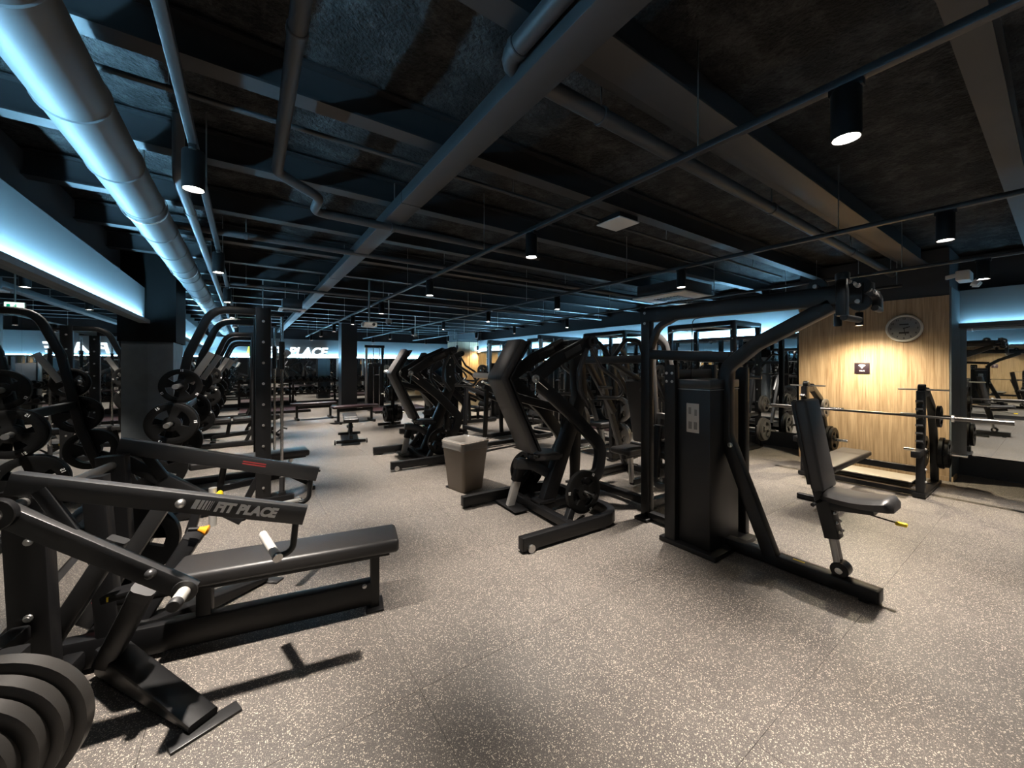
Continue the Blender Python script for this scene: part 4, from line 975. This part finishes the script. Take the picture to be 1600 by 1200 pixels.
# ================================================================== OLYMPIC BENCH BEFORE THE OAK PIER
def barbell(loc, axis_y=True, label='', group=None, L=2.12, sleeve=0.40):
    t = thing('barbell', label, 'barbell', loc, 0 if axis_y else PI/2, group)
    rod(t, 'bar_shaft', (0, -L/2 + sleeve, 0), (0, L/2 - sleeve, 0), 0.0145, mat('dark_bar_steel', (0.10, 0.095, 0.09), 0.3, metal=1.0), 14)
    for s in (-1, 1):
        rod(t, 'sleeve', (0, s*(L/2 - sleeve), 0), (0, s*L/2, 0), 0.025, MATS['dark_bar_steel'], 16)
        disc_cyl(t, 'collar', (0, s*(L/2 - sleeve), 0), (0, 1, 0), 0.038, 0.025, SATIN, 18)
    return t
def olympic_bench(loc, rz, label, tagname):
    t = thing('olympic_bench', label, 'bench press', loc, rz, 'barbell benches')
    pad(t, 'bench_pad', (-0.68, 0, 0.425), (1.30, 0.29, 0.06), VINYL, 0.02)
    box(t, 'pad_board', (-0.68, 0, 0.388), (1.24, 0.25, 0.016), BLACKP, 0.003)
    bar(t, 'bench_rail', (-1.25, 0, 0.35), (0.10, 0, 0.35), 0.06, 0.06)
    bar(t, 'bench_leg', (-1.15, 0, 0.02), (-1.15, 0, 0.33), 0.06, 0.07, lat=(0, 1, 0)); bar(t, 'bench_foot', (-1.15, -0.24, 0.03), (-1.15, 0.24, 0.03), 0.06, 0.06)
    bar(t, 'low_crossbar', (0.05, -0.55, 0.30), (0.05, 0.55, 0.30), 0.06, 0.075); bar(t, 'floor_crossbar', (0.0, -0.55, 0.045), (0.0, 0.55, 0.045), 0.07, 0.06); bar(t, 'floor_crossbar', (0.55, -0.55, 0.045), (0.55, 0.55, 0.045), 0.07, 0.05)
    box(t, 'lit_floor_plate', (0.50, 0, 0.085), (0.42, 0.86, 0.015), mat('lit_floor_tone', (0.50, 0.46, 0.40), 0.45, metal=0.3), 0.003)  # pale plate standing in for the lamp-lit patch of floor
    bar(t, 'plate_riser', (0.32, -0.4, 0.055), (0.32, 0.4, 0.055), 0.03, 0.045); bar(t, 'plate_riser', (0.68, -0.4, 0.055), (0.68, 0.4, 0.055), 0.03, 0.045)
    for s in (-1, 1):
        y = 0.55 * s
        bar(t, 'side_foot', (-0.08, y, 0.035), (0.88, y, 0.035), 0.10, 0.045)
        up = bar(t, 'front_upright', (0, y, 0.05), (0.02, y, 1.20), 0.07, 0.10, lat=(0, 1, 0))
        for k in range(6):
            bar(up, 'bar_catch', (-0.045, y, 0.62 + 0.09*k), (-0.085, y, 0.645 + 0.09*k), 0.06, 0.02, STEEL)
        for z in (0.18, 0.32, 0.55): bolt(up, (0.0, y - 0.036, z), (0, -1, 0), 0.014)
        bent(t, 'rear_upright', [(0.80, y, 0.05), (0.76, y, 0.55), (0.60, y, 0.98), (0.22, y, 1.20)], 0.07, 0.085, (0, 1, 0), 0.25)
        bar(t, 'top_tie', (0.0, y, 1.17), (0.30, y, 1.17), 0.065, 0.08, lat=(0, 1, 0))
        rod(t, 'band_peg', (0.10, y - 0.20, 1.215), (0.10, y + 0.20, 1.215), 0.010, SATIN, 10)
        disc_cyl(t, 'peg_knob', (0.06, y, 1.235), (0, 1, 0), 0.045, 0.06, BLACKP, 16)
        box(t, 'spotter_arm', (-0.16, y, 0.52), (0.26, 0.07, 0.07), STEEL, 0.006)
        for (x, z) in ((0.72, 0.42), (0.55, 0.88)):
            rod(t, 'plate_peg', (x, y - 0.04, z), (x, y - 0.28, z), 0.022, CHROME, 14); rod(t, 'plate_peg', (x, y + 0.04, z), (x, y + 0.26, z), 0.022, CHROME, 14)
        side = 'mirror-side' if s < 0 else 'rack-side'
        plates_on(t, (0.72, y - 0.055, 0.42), (0, -1, 0), [0.19, 0.17], '%s black plate on the outer lower peg, ' + side + ' frame, ' + tagname, 'plates on barbell benches', T=0.04)
        plates_on(t, (0.55, y - 0.055, 0.88), (0, -1, 0), [0.13], '%s small plate on the outer upper peg, ' + side + ' frame, ' + tagname, 'plates on barbell benches', T=0.035, m=GREYPLATE if s > 0 else None)
        plates_on(t, (0.72, y + 0.055, 0.42), (0, 1, 0), [0.19], '%s black plate on the inner lower peg, ' + side + ' frame, ' + tagname, 'plates on barbell benches', T=0.04)
    return t
ob = olympic_bench((6.28, 1.49, 0), 0, 'barbell bench with plate pegs standing before the oak pier', 'oak pier bench')
barbell((6.20, 1.35, 0.925), True, 'empty dark barbell racked on the bench before the oak pier', 'barbells')

# ================================================================== POWER RACKS ALONG THE RIGHT WALL
def power_rack(loc, rz, label, tagname, npl=2):
    t = thing('power_rack', label, 'power rack', loc, rz, 'power racks along the right mirror')
    for y in (-1, 1):
        for x in (-0.45, 0.45):
            u = bar(t, 'upright', (x, 0.58*y, 0.03), (x, 0.58*y, 2.24), 0.08, 0.08, lat=(0, 1, 0))
            for k in range(8): bolt(u, (x - 0.041, 0.58*y, 0.4 + 0.22*k), (-1, 0, 0), 0.012)
        bar(t, 'base_rail', (-0.62, 0.58*y, 0.045), (0.55, 0.58*y, 0.045), 0.08, 0.07)
        bar(t, 'top_rail', (-0.45, 0.58*y, 2.21), (0.45, 0.58*y, 2.21), 0.08, 0.08)
        bar(t, 'safety_arm', (-0.45, 0.58*y, 0.62), (0.45, 0.58*y, 0.62), 0.05, 0.06, STEEL2)
        for z in (0.35, 0.80): rod(t, 'plate_peg', (0.45, 0.62*y, z), (0.45, 0.86*y, z), 0.022, CHROME, 14)
        bent(t, 'bar_hook', [(-0.49, 0.58*y, 1.26), (-0.58, 0.58*y, 1.26), (-0.60, 0.58*y, 1.32)], 0.05, 0.03, (0, 1, 0), 0.02)
    for x in (-0.45, 0.45): bar(t, 'top_crossbar', (x, -0.58, 2.21), (x, 0.58, 2.21), 0.08, 0.08)
    bar(t, 'rear_crossbar', (0.45, -0.58, 0.25), (0.45, 0.58, 0.25), 0.07, 0.07)
    tube(t, 'pull_up_bar', [(-0.50, -0.58, 2.10), (-0.62, -0.3, 2.14), (-0.62, 0.3, 2.14), (-0.50, 0.58, 2.10)], 0.016, SATIN, 0.1)
    box(t, 'platform', (-0.05, 0, 0.015), (0.78, 1.04, 0.03), PLATFORM, 0.004)
    for y in (-1, 1):
        sd = 'pier-side' if y < 0 else 'far-side'
        plates_on(t, (0.45, 0.64*y, 0.35), (0, y, 0), [0.21, 0.19], '%s grey plate on the lower ' + sd + ' peg, ' + tagname, 'plates on power racks', m=GREYPLATE, T=0.038)
        plates_on(t, (0.45, 0.64*y, 0.80), (0, y, 0), [0.15, 0.13], '%s grey plate on the upper ' + sd + ' peg, ' + tagname, 'plates on power racks', m=GREYPLATE, T=0.038)
    return t
RACKS = [(3.75, 'power rack next to the oak pier'), (6.0, 'power rack beside the air conditioner bay'), (8.25, 'power rack behind the leg press'), (10.5, 'power rack nearest the far oak pier')]
for y, nm in RACKS:
    r_ = power_rack((7.15, y, 0), 0, 'black ' + nm, nm)
    barbell((6.565, y, 1.30), True, 'loaded barbell racked in the ' + nm, 'barbells')
    for s in (-1, 1):
        for k in range(2):
            plate((6.565, y + s*(0.72 + 0.045*k), 1.30), (0, s, 0), 0.205 - 0.04*k, ('inner' if k == 0 else 'outer') + ' grey plate on the ' + ('pier-side' if s < 0 else 'far-side') + ' barbell sleeve, ' + nm, 'plates on racked barbells', 0.04, GREYPLATE, spin=random.random()*6)

# ================================================================== SMITH MACHINES ALONG THE LEFT WALL
def smith(loc, rz, label, tagname, nplates=True):
    t = thing('smith_machine', label, 'smith machine', loc, rz, 'smith machines along the left mirror')
    for y in (-1, 1):
        Y = 0.66 * y
        bar(t, 'base_rail', (-0.70, Y, 0.05), (0.72, Y, 0.05), 0.09, 0.08)
        box(t, 'end_cap', (0.725, Y, 0.05), (0.02, 0.085, 0.075), RUBBER, 0.004)
        up = bar(t, 'front_post', (0.45, Y, 0.06), (0.45, Y, 2.10), 0.07, 0.14, lat=(0, 1, 0))
        for k in range(9): bolt(up, (0.45, Y - 0.036, 0.2 + 0.22*k), (0, -1, 0), 0.014)
        bar(t, 'knee_gusset', (0.30, Y, 0.09), (0.42, Y, 0.34), 0.05, 0.06, lat=(0, 1, 0))
        bent(t, 'curved_tube', [(0.45, Y, 2.06), (0.02, Y, 2.06), (-0.16, Y, 1.60), (-0.30, Y, 0.80), (-0.52, Y, 0.08)], 0.06, 0.075, (0, 1, 0), 0.22)
        bar(t, 'brace', (0.02, Y, 1.62), (-0.15, Y, 1.32), 0.035, 0.06, SILVER, lat=(0, 1, 0)); bar(t, 'brace', (-0.18, Y, 1.55), (-0.06, Y, 1.82), 0.035, 0.06, SILVER, lat=(0, 1, 0))
        rod(t, 'guide_rod', (0.62, Y, 0.08), (0.62, Y, 2.04), 0.016, CHROME, 14)
        bar(t, 'rod_bracket', (0.45, Y, 2.04), (0.64, Y, 2.04), 0.06, 0.04); box(t, 'rod_foot', (0.62, Y, 0.10), (0.07, 0.07, 0.05), STEEL, 0.005)
        br = rod(t, 'bearing_sleeve', (0.62, Y, 1.45), (0.62, Y, 1.75), 0.028, STEEL, 16)
        disc_cyl(br, 'bar_hook', (0.65, Y, 1.62), (0, 1, 0), 0.045, 0.03, SATIN, 16)
        rod(t, 'stop_spring', (0.62, Y, 0.12), (0.62, Y, 0.28), 0.026, RUBBER, 14)
        for z, x in ((0.55, -0.37), (0.95, -0.27), (1.30, -0.21)):
            rod(t, 'storage_horn', (x, Y, z), (x - 0.02, Y + 0.26*y, z), 0.023, SATIN, 14)
        nm = 'camera' if y < 0 else 'far'
        sd = 'bench-press-side' if y < 0 else 'far-side'
        for z, x, rs, h in ((0.55, -0.37, [0.22, 0.22], 'lower'), (0.95, -0.27, [0.20, 0.19], 'middle'), (1.30, -0.21, [0.16], 'upper')):
            plates_on(t, (x, Y + 0.045*y, z), (0, y, 0), rs, '%s black plate on the ' + sd + ' ' + h + ' horn, ' + tagname, 'plates on smith machines', num='15')
    for x, z in ((0.45, 2.06), (-0.52, 0.10), (-0.24, 1.06)): bar(t, 'crossbar', (x, -0.66, z), (x, 0.66, z), 0.07, 0.08)
    rod(t, 'lifting_bar', (0.655, -1.0, 1.62), (0.655, 1.0, 1.62), 0.014, SATIN, 14)
    for s in (-1, 1): rod(t, 'bar_sleeve', (0.655, 0.74*s, 1.62), (0.655, 1.02*s, 1.62), 0.024, SATIN, 14)
    return t
smith((-0.30, 5.52, 0), 0, 'black smith machine with chrome guide rods beside the wall column', 'smith machine beside the wall column')
smith((-0.30, 9.35, 0), 0, 'black smith machine with chrome guide rods past the wall column', 'smith machine past the wall column')
smith((-0.30, 12.6, 0), 0, 'black smith machine with chrome guide rods near the far mirror', 'smith machine near the far mirror')

def adjustable_bench(loc, rz, label):
    t = thing('adjustable_bench', label, 'bench', loc, rz, 'adjustable benches')
    pad(t, 'back_pad', (0.08, 0, 0.435), (0.78, 0.27, 0.075), VINYL, 0.025); pad(t, 'seat_pad', (-0.50, 0, 0.435), (0.32, 0.27, 0.075), VINYL, 0.025)
    box(t, 'pad_board', (0.08, 0, 0.39), (0.7, 0.22, 0.016), BLACKP, 0.003)
    bar(t, 'spine', (-0.62, 0, 0.12), (0.40, 0, 0.20), 0.06, 0.07); bar(t, 'seat_strut', (-0.40, 0, 0.14), (-0.36, 0, 0.39), 0.06, 0.06, lat=(0, 1, 0))
    bar(t, 'back_strut', (0.22, 0, 0.20), (0.30, 0, 0.385), 0.05, 0.04, SATIN, lat=(0, 1, 0))
    bar(t, 'front_leg', (0.20, 0, 0.22), (0.48, 0, 0.03), 0.06, 0.05, lat=(0, 1, 0)); bar(t, 'front_foot', (0.48, -0.22, 0.025), (0.48, 0.22, 0.025), 0.06, 0.05); bar(t, 'rear_foot', (-0.60, -0.26, 0.045), (-0.60, 0.26, 0.045), 0.06, 0.06)
    tube(t, 'lift_handle', [(0.40, -0.05, 0.10), (0.52, -0.05, 0.20), (0.60, -0.05, 0.17)], 0.014, RUBBER, 0.03)
    disc_cyl(t, 'yellow_knob', (0.24, -0.055, 0.22), (0, 1, 0), 0.028, 0.03, YELLOW, 16)
    for k in range(5): bar(t, 'ladder_step', (-0.05 + 0.07*k, -0.06, 0.235 - 0.004*k), (-0.05 + 0.07*k, 0.06, 0.235 - 0.004*k), 0.02, 0.03, SATIN)
    for y in (-1, 1): disc_cyl(t, 'wheel', (-0.62, 0.28*y, 0.045), (0, 1, 0), 0.045, 0.025, RUBBER, 18)
    return t
adjustable_bench((0.16, 5.33, 0), math.radians(4), 'black adjustable bench standing under the nearest smith bar')
adjustable_bench((0.10, 9.25, 0), math.radians(2), 'black adjustable bench under the smith bar past the column')
adjustable_bench((1.75, 8.35, 0), math.radians(80), 'black adjustable bench standing alone in the aisle near the plate tree')

def flat_bench(loc, rz, label):
    t = thing('flat_bench', label, 'bench', loc, rz, 'flat benches')
    pad(t, 'bench_pad', (0, 0, 0.42), (1.15, 0.29, 0.07), mat('dark_red_vinyl', (0.022, 0.010, 0.012), 0.4), 0.022)
    bar(t, 'spine', (-0.45, 0, 0.33), (0.45, 0, 0.33), 0.06, 0.07)
    for x in (-0.42, 0.42): bar(t, 'leg', (x, 0, 0.03), (x, 0, 0.38), 0.06, 0.06, lat=(0, 1, 0)); bar(t, 'foot', (x, -0.24, 0.03), (x, 0.24, 0.03), 0.06, 0.06)
    return t
flat_bench((1.55, 11.9, 0), 0.05, 'dark red flat bench standing in the aisle before the dumbbells')
flat_bench((2.35, 10.6, 0), 0.08, 'dark red flat bench standing beside the plate tree')

def plate_tree(loc, rz, label, tagname):
    t = thing('plate_tree', label, 'plate rack', loc, rz, 'plate trees')
    for y in (-0.25, 0.25): bar(t, 'foot', (-0.28, y, 0.035), (0.28, y, 0.035), 0.06, 0.06)
    bar(t, 'foot_tie', (0, -0.25, 0.04), (0, 0.25, 0.04), 0.06, 0.06); bar(t, 'post', (0, 0, 0.05), (0, 0, 1.15), 0.08, 0.08, lat=(0, 1, 0))
    for s in (-1, 1):
        for z, rs in ((0.32, [0.21, 0.21, 0.20]), (0.80, [0.19, 0.17])):
            rod(t, 'horn', (0.04*s, 0, z), (0.28*s, 0, z + 0.01), 0.024, CHROME, 14)
            plates_on(t, (0.05*s, 0, z), (s, 0, 0), rs, '%s black plate on the ' + ('aisle-side' if s < 0 else 'wall-side') + (' lower' if z < 0.5 else ' upper') + ' horn, ' + tagname, 'plates on plate trees')
    return t
plate_tree((2.95, 9.4, 0), 0.0, 'black plate tree loaded with plates behind the row machines', 'plate tree behind the row machines')
plate_tree((4.7, 10.9, 0), 0.0, 'black plate tree loaded with plates by the far racks', 'plate tree by the far racks')

# cable crossover posts standing in the middle of the room
def cable_station(loc, rz, label):
    t = thing('cable_station', label, 'gym machine', loc, rz, 'cable stations')
    box(t, 'base_plate', (0, 0, 0.02), (0.7, 0.5, 0.04), STEEL, 0.005)
    for x in (-0.28, 0.28): bar(t, 'upright', (x, 0.1, 0.04), (x, 0.1, 2.15), 0.07, 0.09, SATIN if x < 0 else STEEL, lat=(0, 1, 0))
    bar(t, 'top_beam', (-0.34, 0.1, 2.15), (0.34, 0.1, 2.15), 0.09, 0.10)
    box(t, 'weight_shroud', (0, 0.08, 0.80), (0.44, 0.22, 1.50), BLACKP, 0.01)
    for dx in (-0.1, 0.1): rod(t, 'guide_rod', (dx, -0.14, 0.04), (dx, -0.14, 2.12), 0.014, CHROME, 12)
    car = box(t, 'pulley_carriage', (0, -0.14, 1.5), (0.26, 0.07, 0.14), STEEL, 0.01); disc_cyl(car, 'pulley', (0, -0.19, 1.5), (1, 0, 0), 0.045, 0.02, BLACKP, 18)
    rod(t, 'cable', (0, -0.19, 1.46), (0, -0.19, 1.15), 0.004, BLACKP, 8); rod(t, 'hand_grip', (-0.07, -0.19, 1.14), (0.07, -0.19, 1.14), 0.015, RUBBER)
    box(t, 'foot_tie', (0, -0.14, 0.05), (0.5, 0.08, 0.03), STEEL, 0.004)
    return t
cable_station((5.95, 6.95, 0), 0.2, 'tall cable station with chrome rods behind the shoulder presses')
cable_station((6.0, 9.3, 0), 0.2, 'tall cable station with chrome rods near the far racks')
cable_station((3.75, 13.9, 0), 0.0, 'tall cable station with chrome rods beside the black far column')

# ================================================================== DUMBBELL RACK AT THE FAR MIRROR
dr = thing('dumbbell_rack', 'long black two-tier dumbbell rack along the far mirror', 'dumbbell rack', (2.2, 15.9, 0))
for x in (-2.4, -0.8, 0.8, 2.4):
    bar(dr, 'end_frame', (x, 0.2, 0.02), (x, -0.02, 0.98), 0.07, 0.08, lat=(1, 0, 0)); bar(dr, 'foot', (x, -0.25, 0.03), (x, 0.3, 0.03), 0.07, 0.06)
for y, z in ((-0.02, 0.45), (0.08, 0.88)):
    for dy in (-0.10, 0.08): bar(dr, 'tier_rail', (-2.5, y + dy, z + 0.12*dy), (2.5, y + dy, z + 0.12*dy), 0.05, 0.03)
DB = {}
def dumbbell(loc, s, label):
    if s not in DB:
        parts = []
        v, f = lathe_data([(0, -0.15*s), (0.062*s, -0.15*s), (0.07*s, -0.142*s), (0.07*s, -0.062*s), (0.062*s, -0.055*s), (0, -0.055*s)], 12); o = link('head', v, f, IRON); DB[s] = [o.data]; bpy.data.objects.remove(o)
        v, f = lathe_data([(0.016, -0.06*s), (0.016, 0.06*s)], 10); o = link('handle', v, f, CHROME); DB[s].append(o.data); bpy.data.objects.remove(o)
    t = thing('dumbbell', label, 'dumbbell', loc, 0, 'dumbbells on the far rack')
    t.rotation_euler = (-PI/2 + 0.12, 0, 0)
    inst(DB[s][0], 'head', t); inst(DB[s][0], 'head', t, Matrix.Rotation(PI, 4, 'X')); inst(DB[s][1], 'handle', t)
for r_, (y, z, nm) in enumerate(((-0.03, 0.545, 'lower'), (0.07, 0.965, 'upper'))):
    for k in range(22):
        dumbbell((2.2 - 2.35 + 0.2238*k, 15.9 + y, z), 1.0, 'black round dumbbell with chrome handle on the %s tier of the far rack' % nm)

# low stained deadlift platforms
for x, y, lb in ((0.75, 14.6, 'dark stained lifting platform before the dumbbell rack'), (4.2, 12.9, 'dark stained lifting platform beside the black far column')):
    t = thing('lifting_platform', lb, 'platform', (x, y, 0), 0, 'lifting platforms')
    for k in range(3): box(t, 'platform_board', (-0.62 + 0.62*k, 0, 0.03), (0.616, 1.6, 0.06), PLATFORM, 0.004)
    box(t, 'edge_rail', (0, -0.83, 0.04), (1.9, 0.06, 0.08), STEEL, 0.006)

# ================================================================== RUBBISH BIN
bn = thing('rubbish_bin', 'square taupe plastic rubbish bin with a clear liner', 'bin', (2.20, 4.18, 0), math.radians(12))
def ring_sq(h, rr, n=4):
    return [p for p in rrect(h*2, h*2, rr, n)]
secs = [(0.150, 0.0), (0.156, 0.006), (0.205, 0.56), (0.213, 0.562), (0.213, 0.585), (0.200, 0.587), (0.196, 0.55), (0.150, 0.012)]
vs = []; fs = []; m_ = None
for hh, z in secs:
    r = ring_sq(hh, 0.035); m_ = len(r); vs += [(x, y, z) for x, y in r]
for k in range(len(secs) - 1):
    for q in range(m_): fs.append((k*m_+q, k*m_+(q+1) % m_, (k+1)*m_+(q+1) % m_, (k+1)*m_+q))
fs.append(tuple(range(m_))); fs.append(tuple((len(secs)-1)*m_ + q for q in range(m_)))
link('bin_body', vs, fs, BRONZE, bn, 40)
vs = []; fs = []; K = 40
lin = [(0.222, 0.50), (0.220, 0.54), (0.219, 0.585), (0.208, 0.602), (0.192, 0.585), (0.178, 0.54), (0.165, 0.47), (0.15, 0.40), (0.10, 0.36), (0.0, 0.35)]
for k, (hh, z) in enumerate(lin):
    rr = ring_sq(max(hh, 0.001), hh * 0.35, 9)
    for q, (x, y) in enumerate(rr):
        n_ = noise.noise(Vector((x*18, y*18, z*10 + k)))
        vs.append((x * (1 + 0.015*n_), y * (1 + 0.015*n_), z + (0.018 if k != 1 else 0.006) * n_ * (1 if k else 1.6)))
m_ = len(rr)
for k in range(len(lin) - 1):
    for q in range(m_): fs.append((k*m_+q, k*m_+(q+1) % m_, (k+1)*m_+(q+1) % m_, (k+1)*m_+q))
link('bin_liner', vs, fs, FILM, bn, 60)
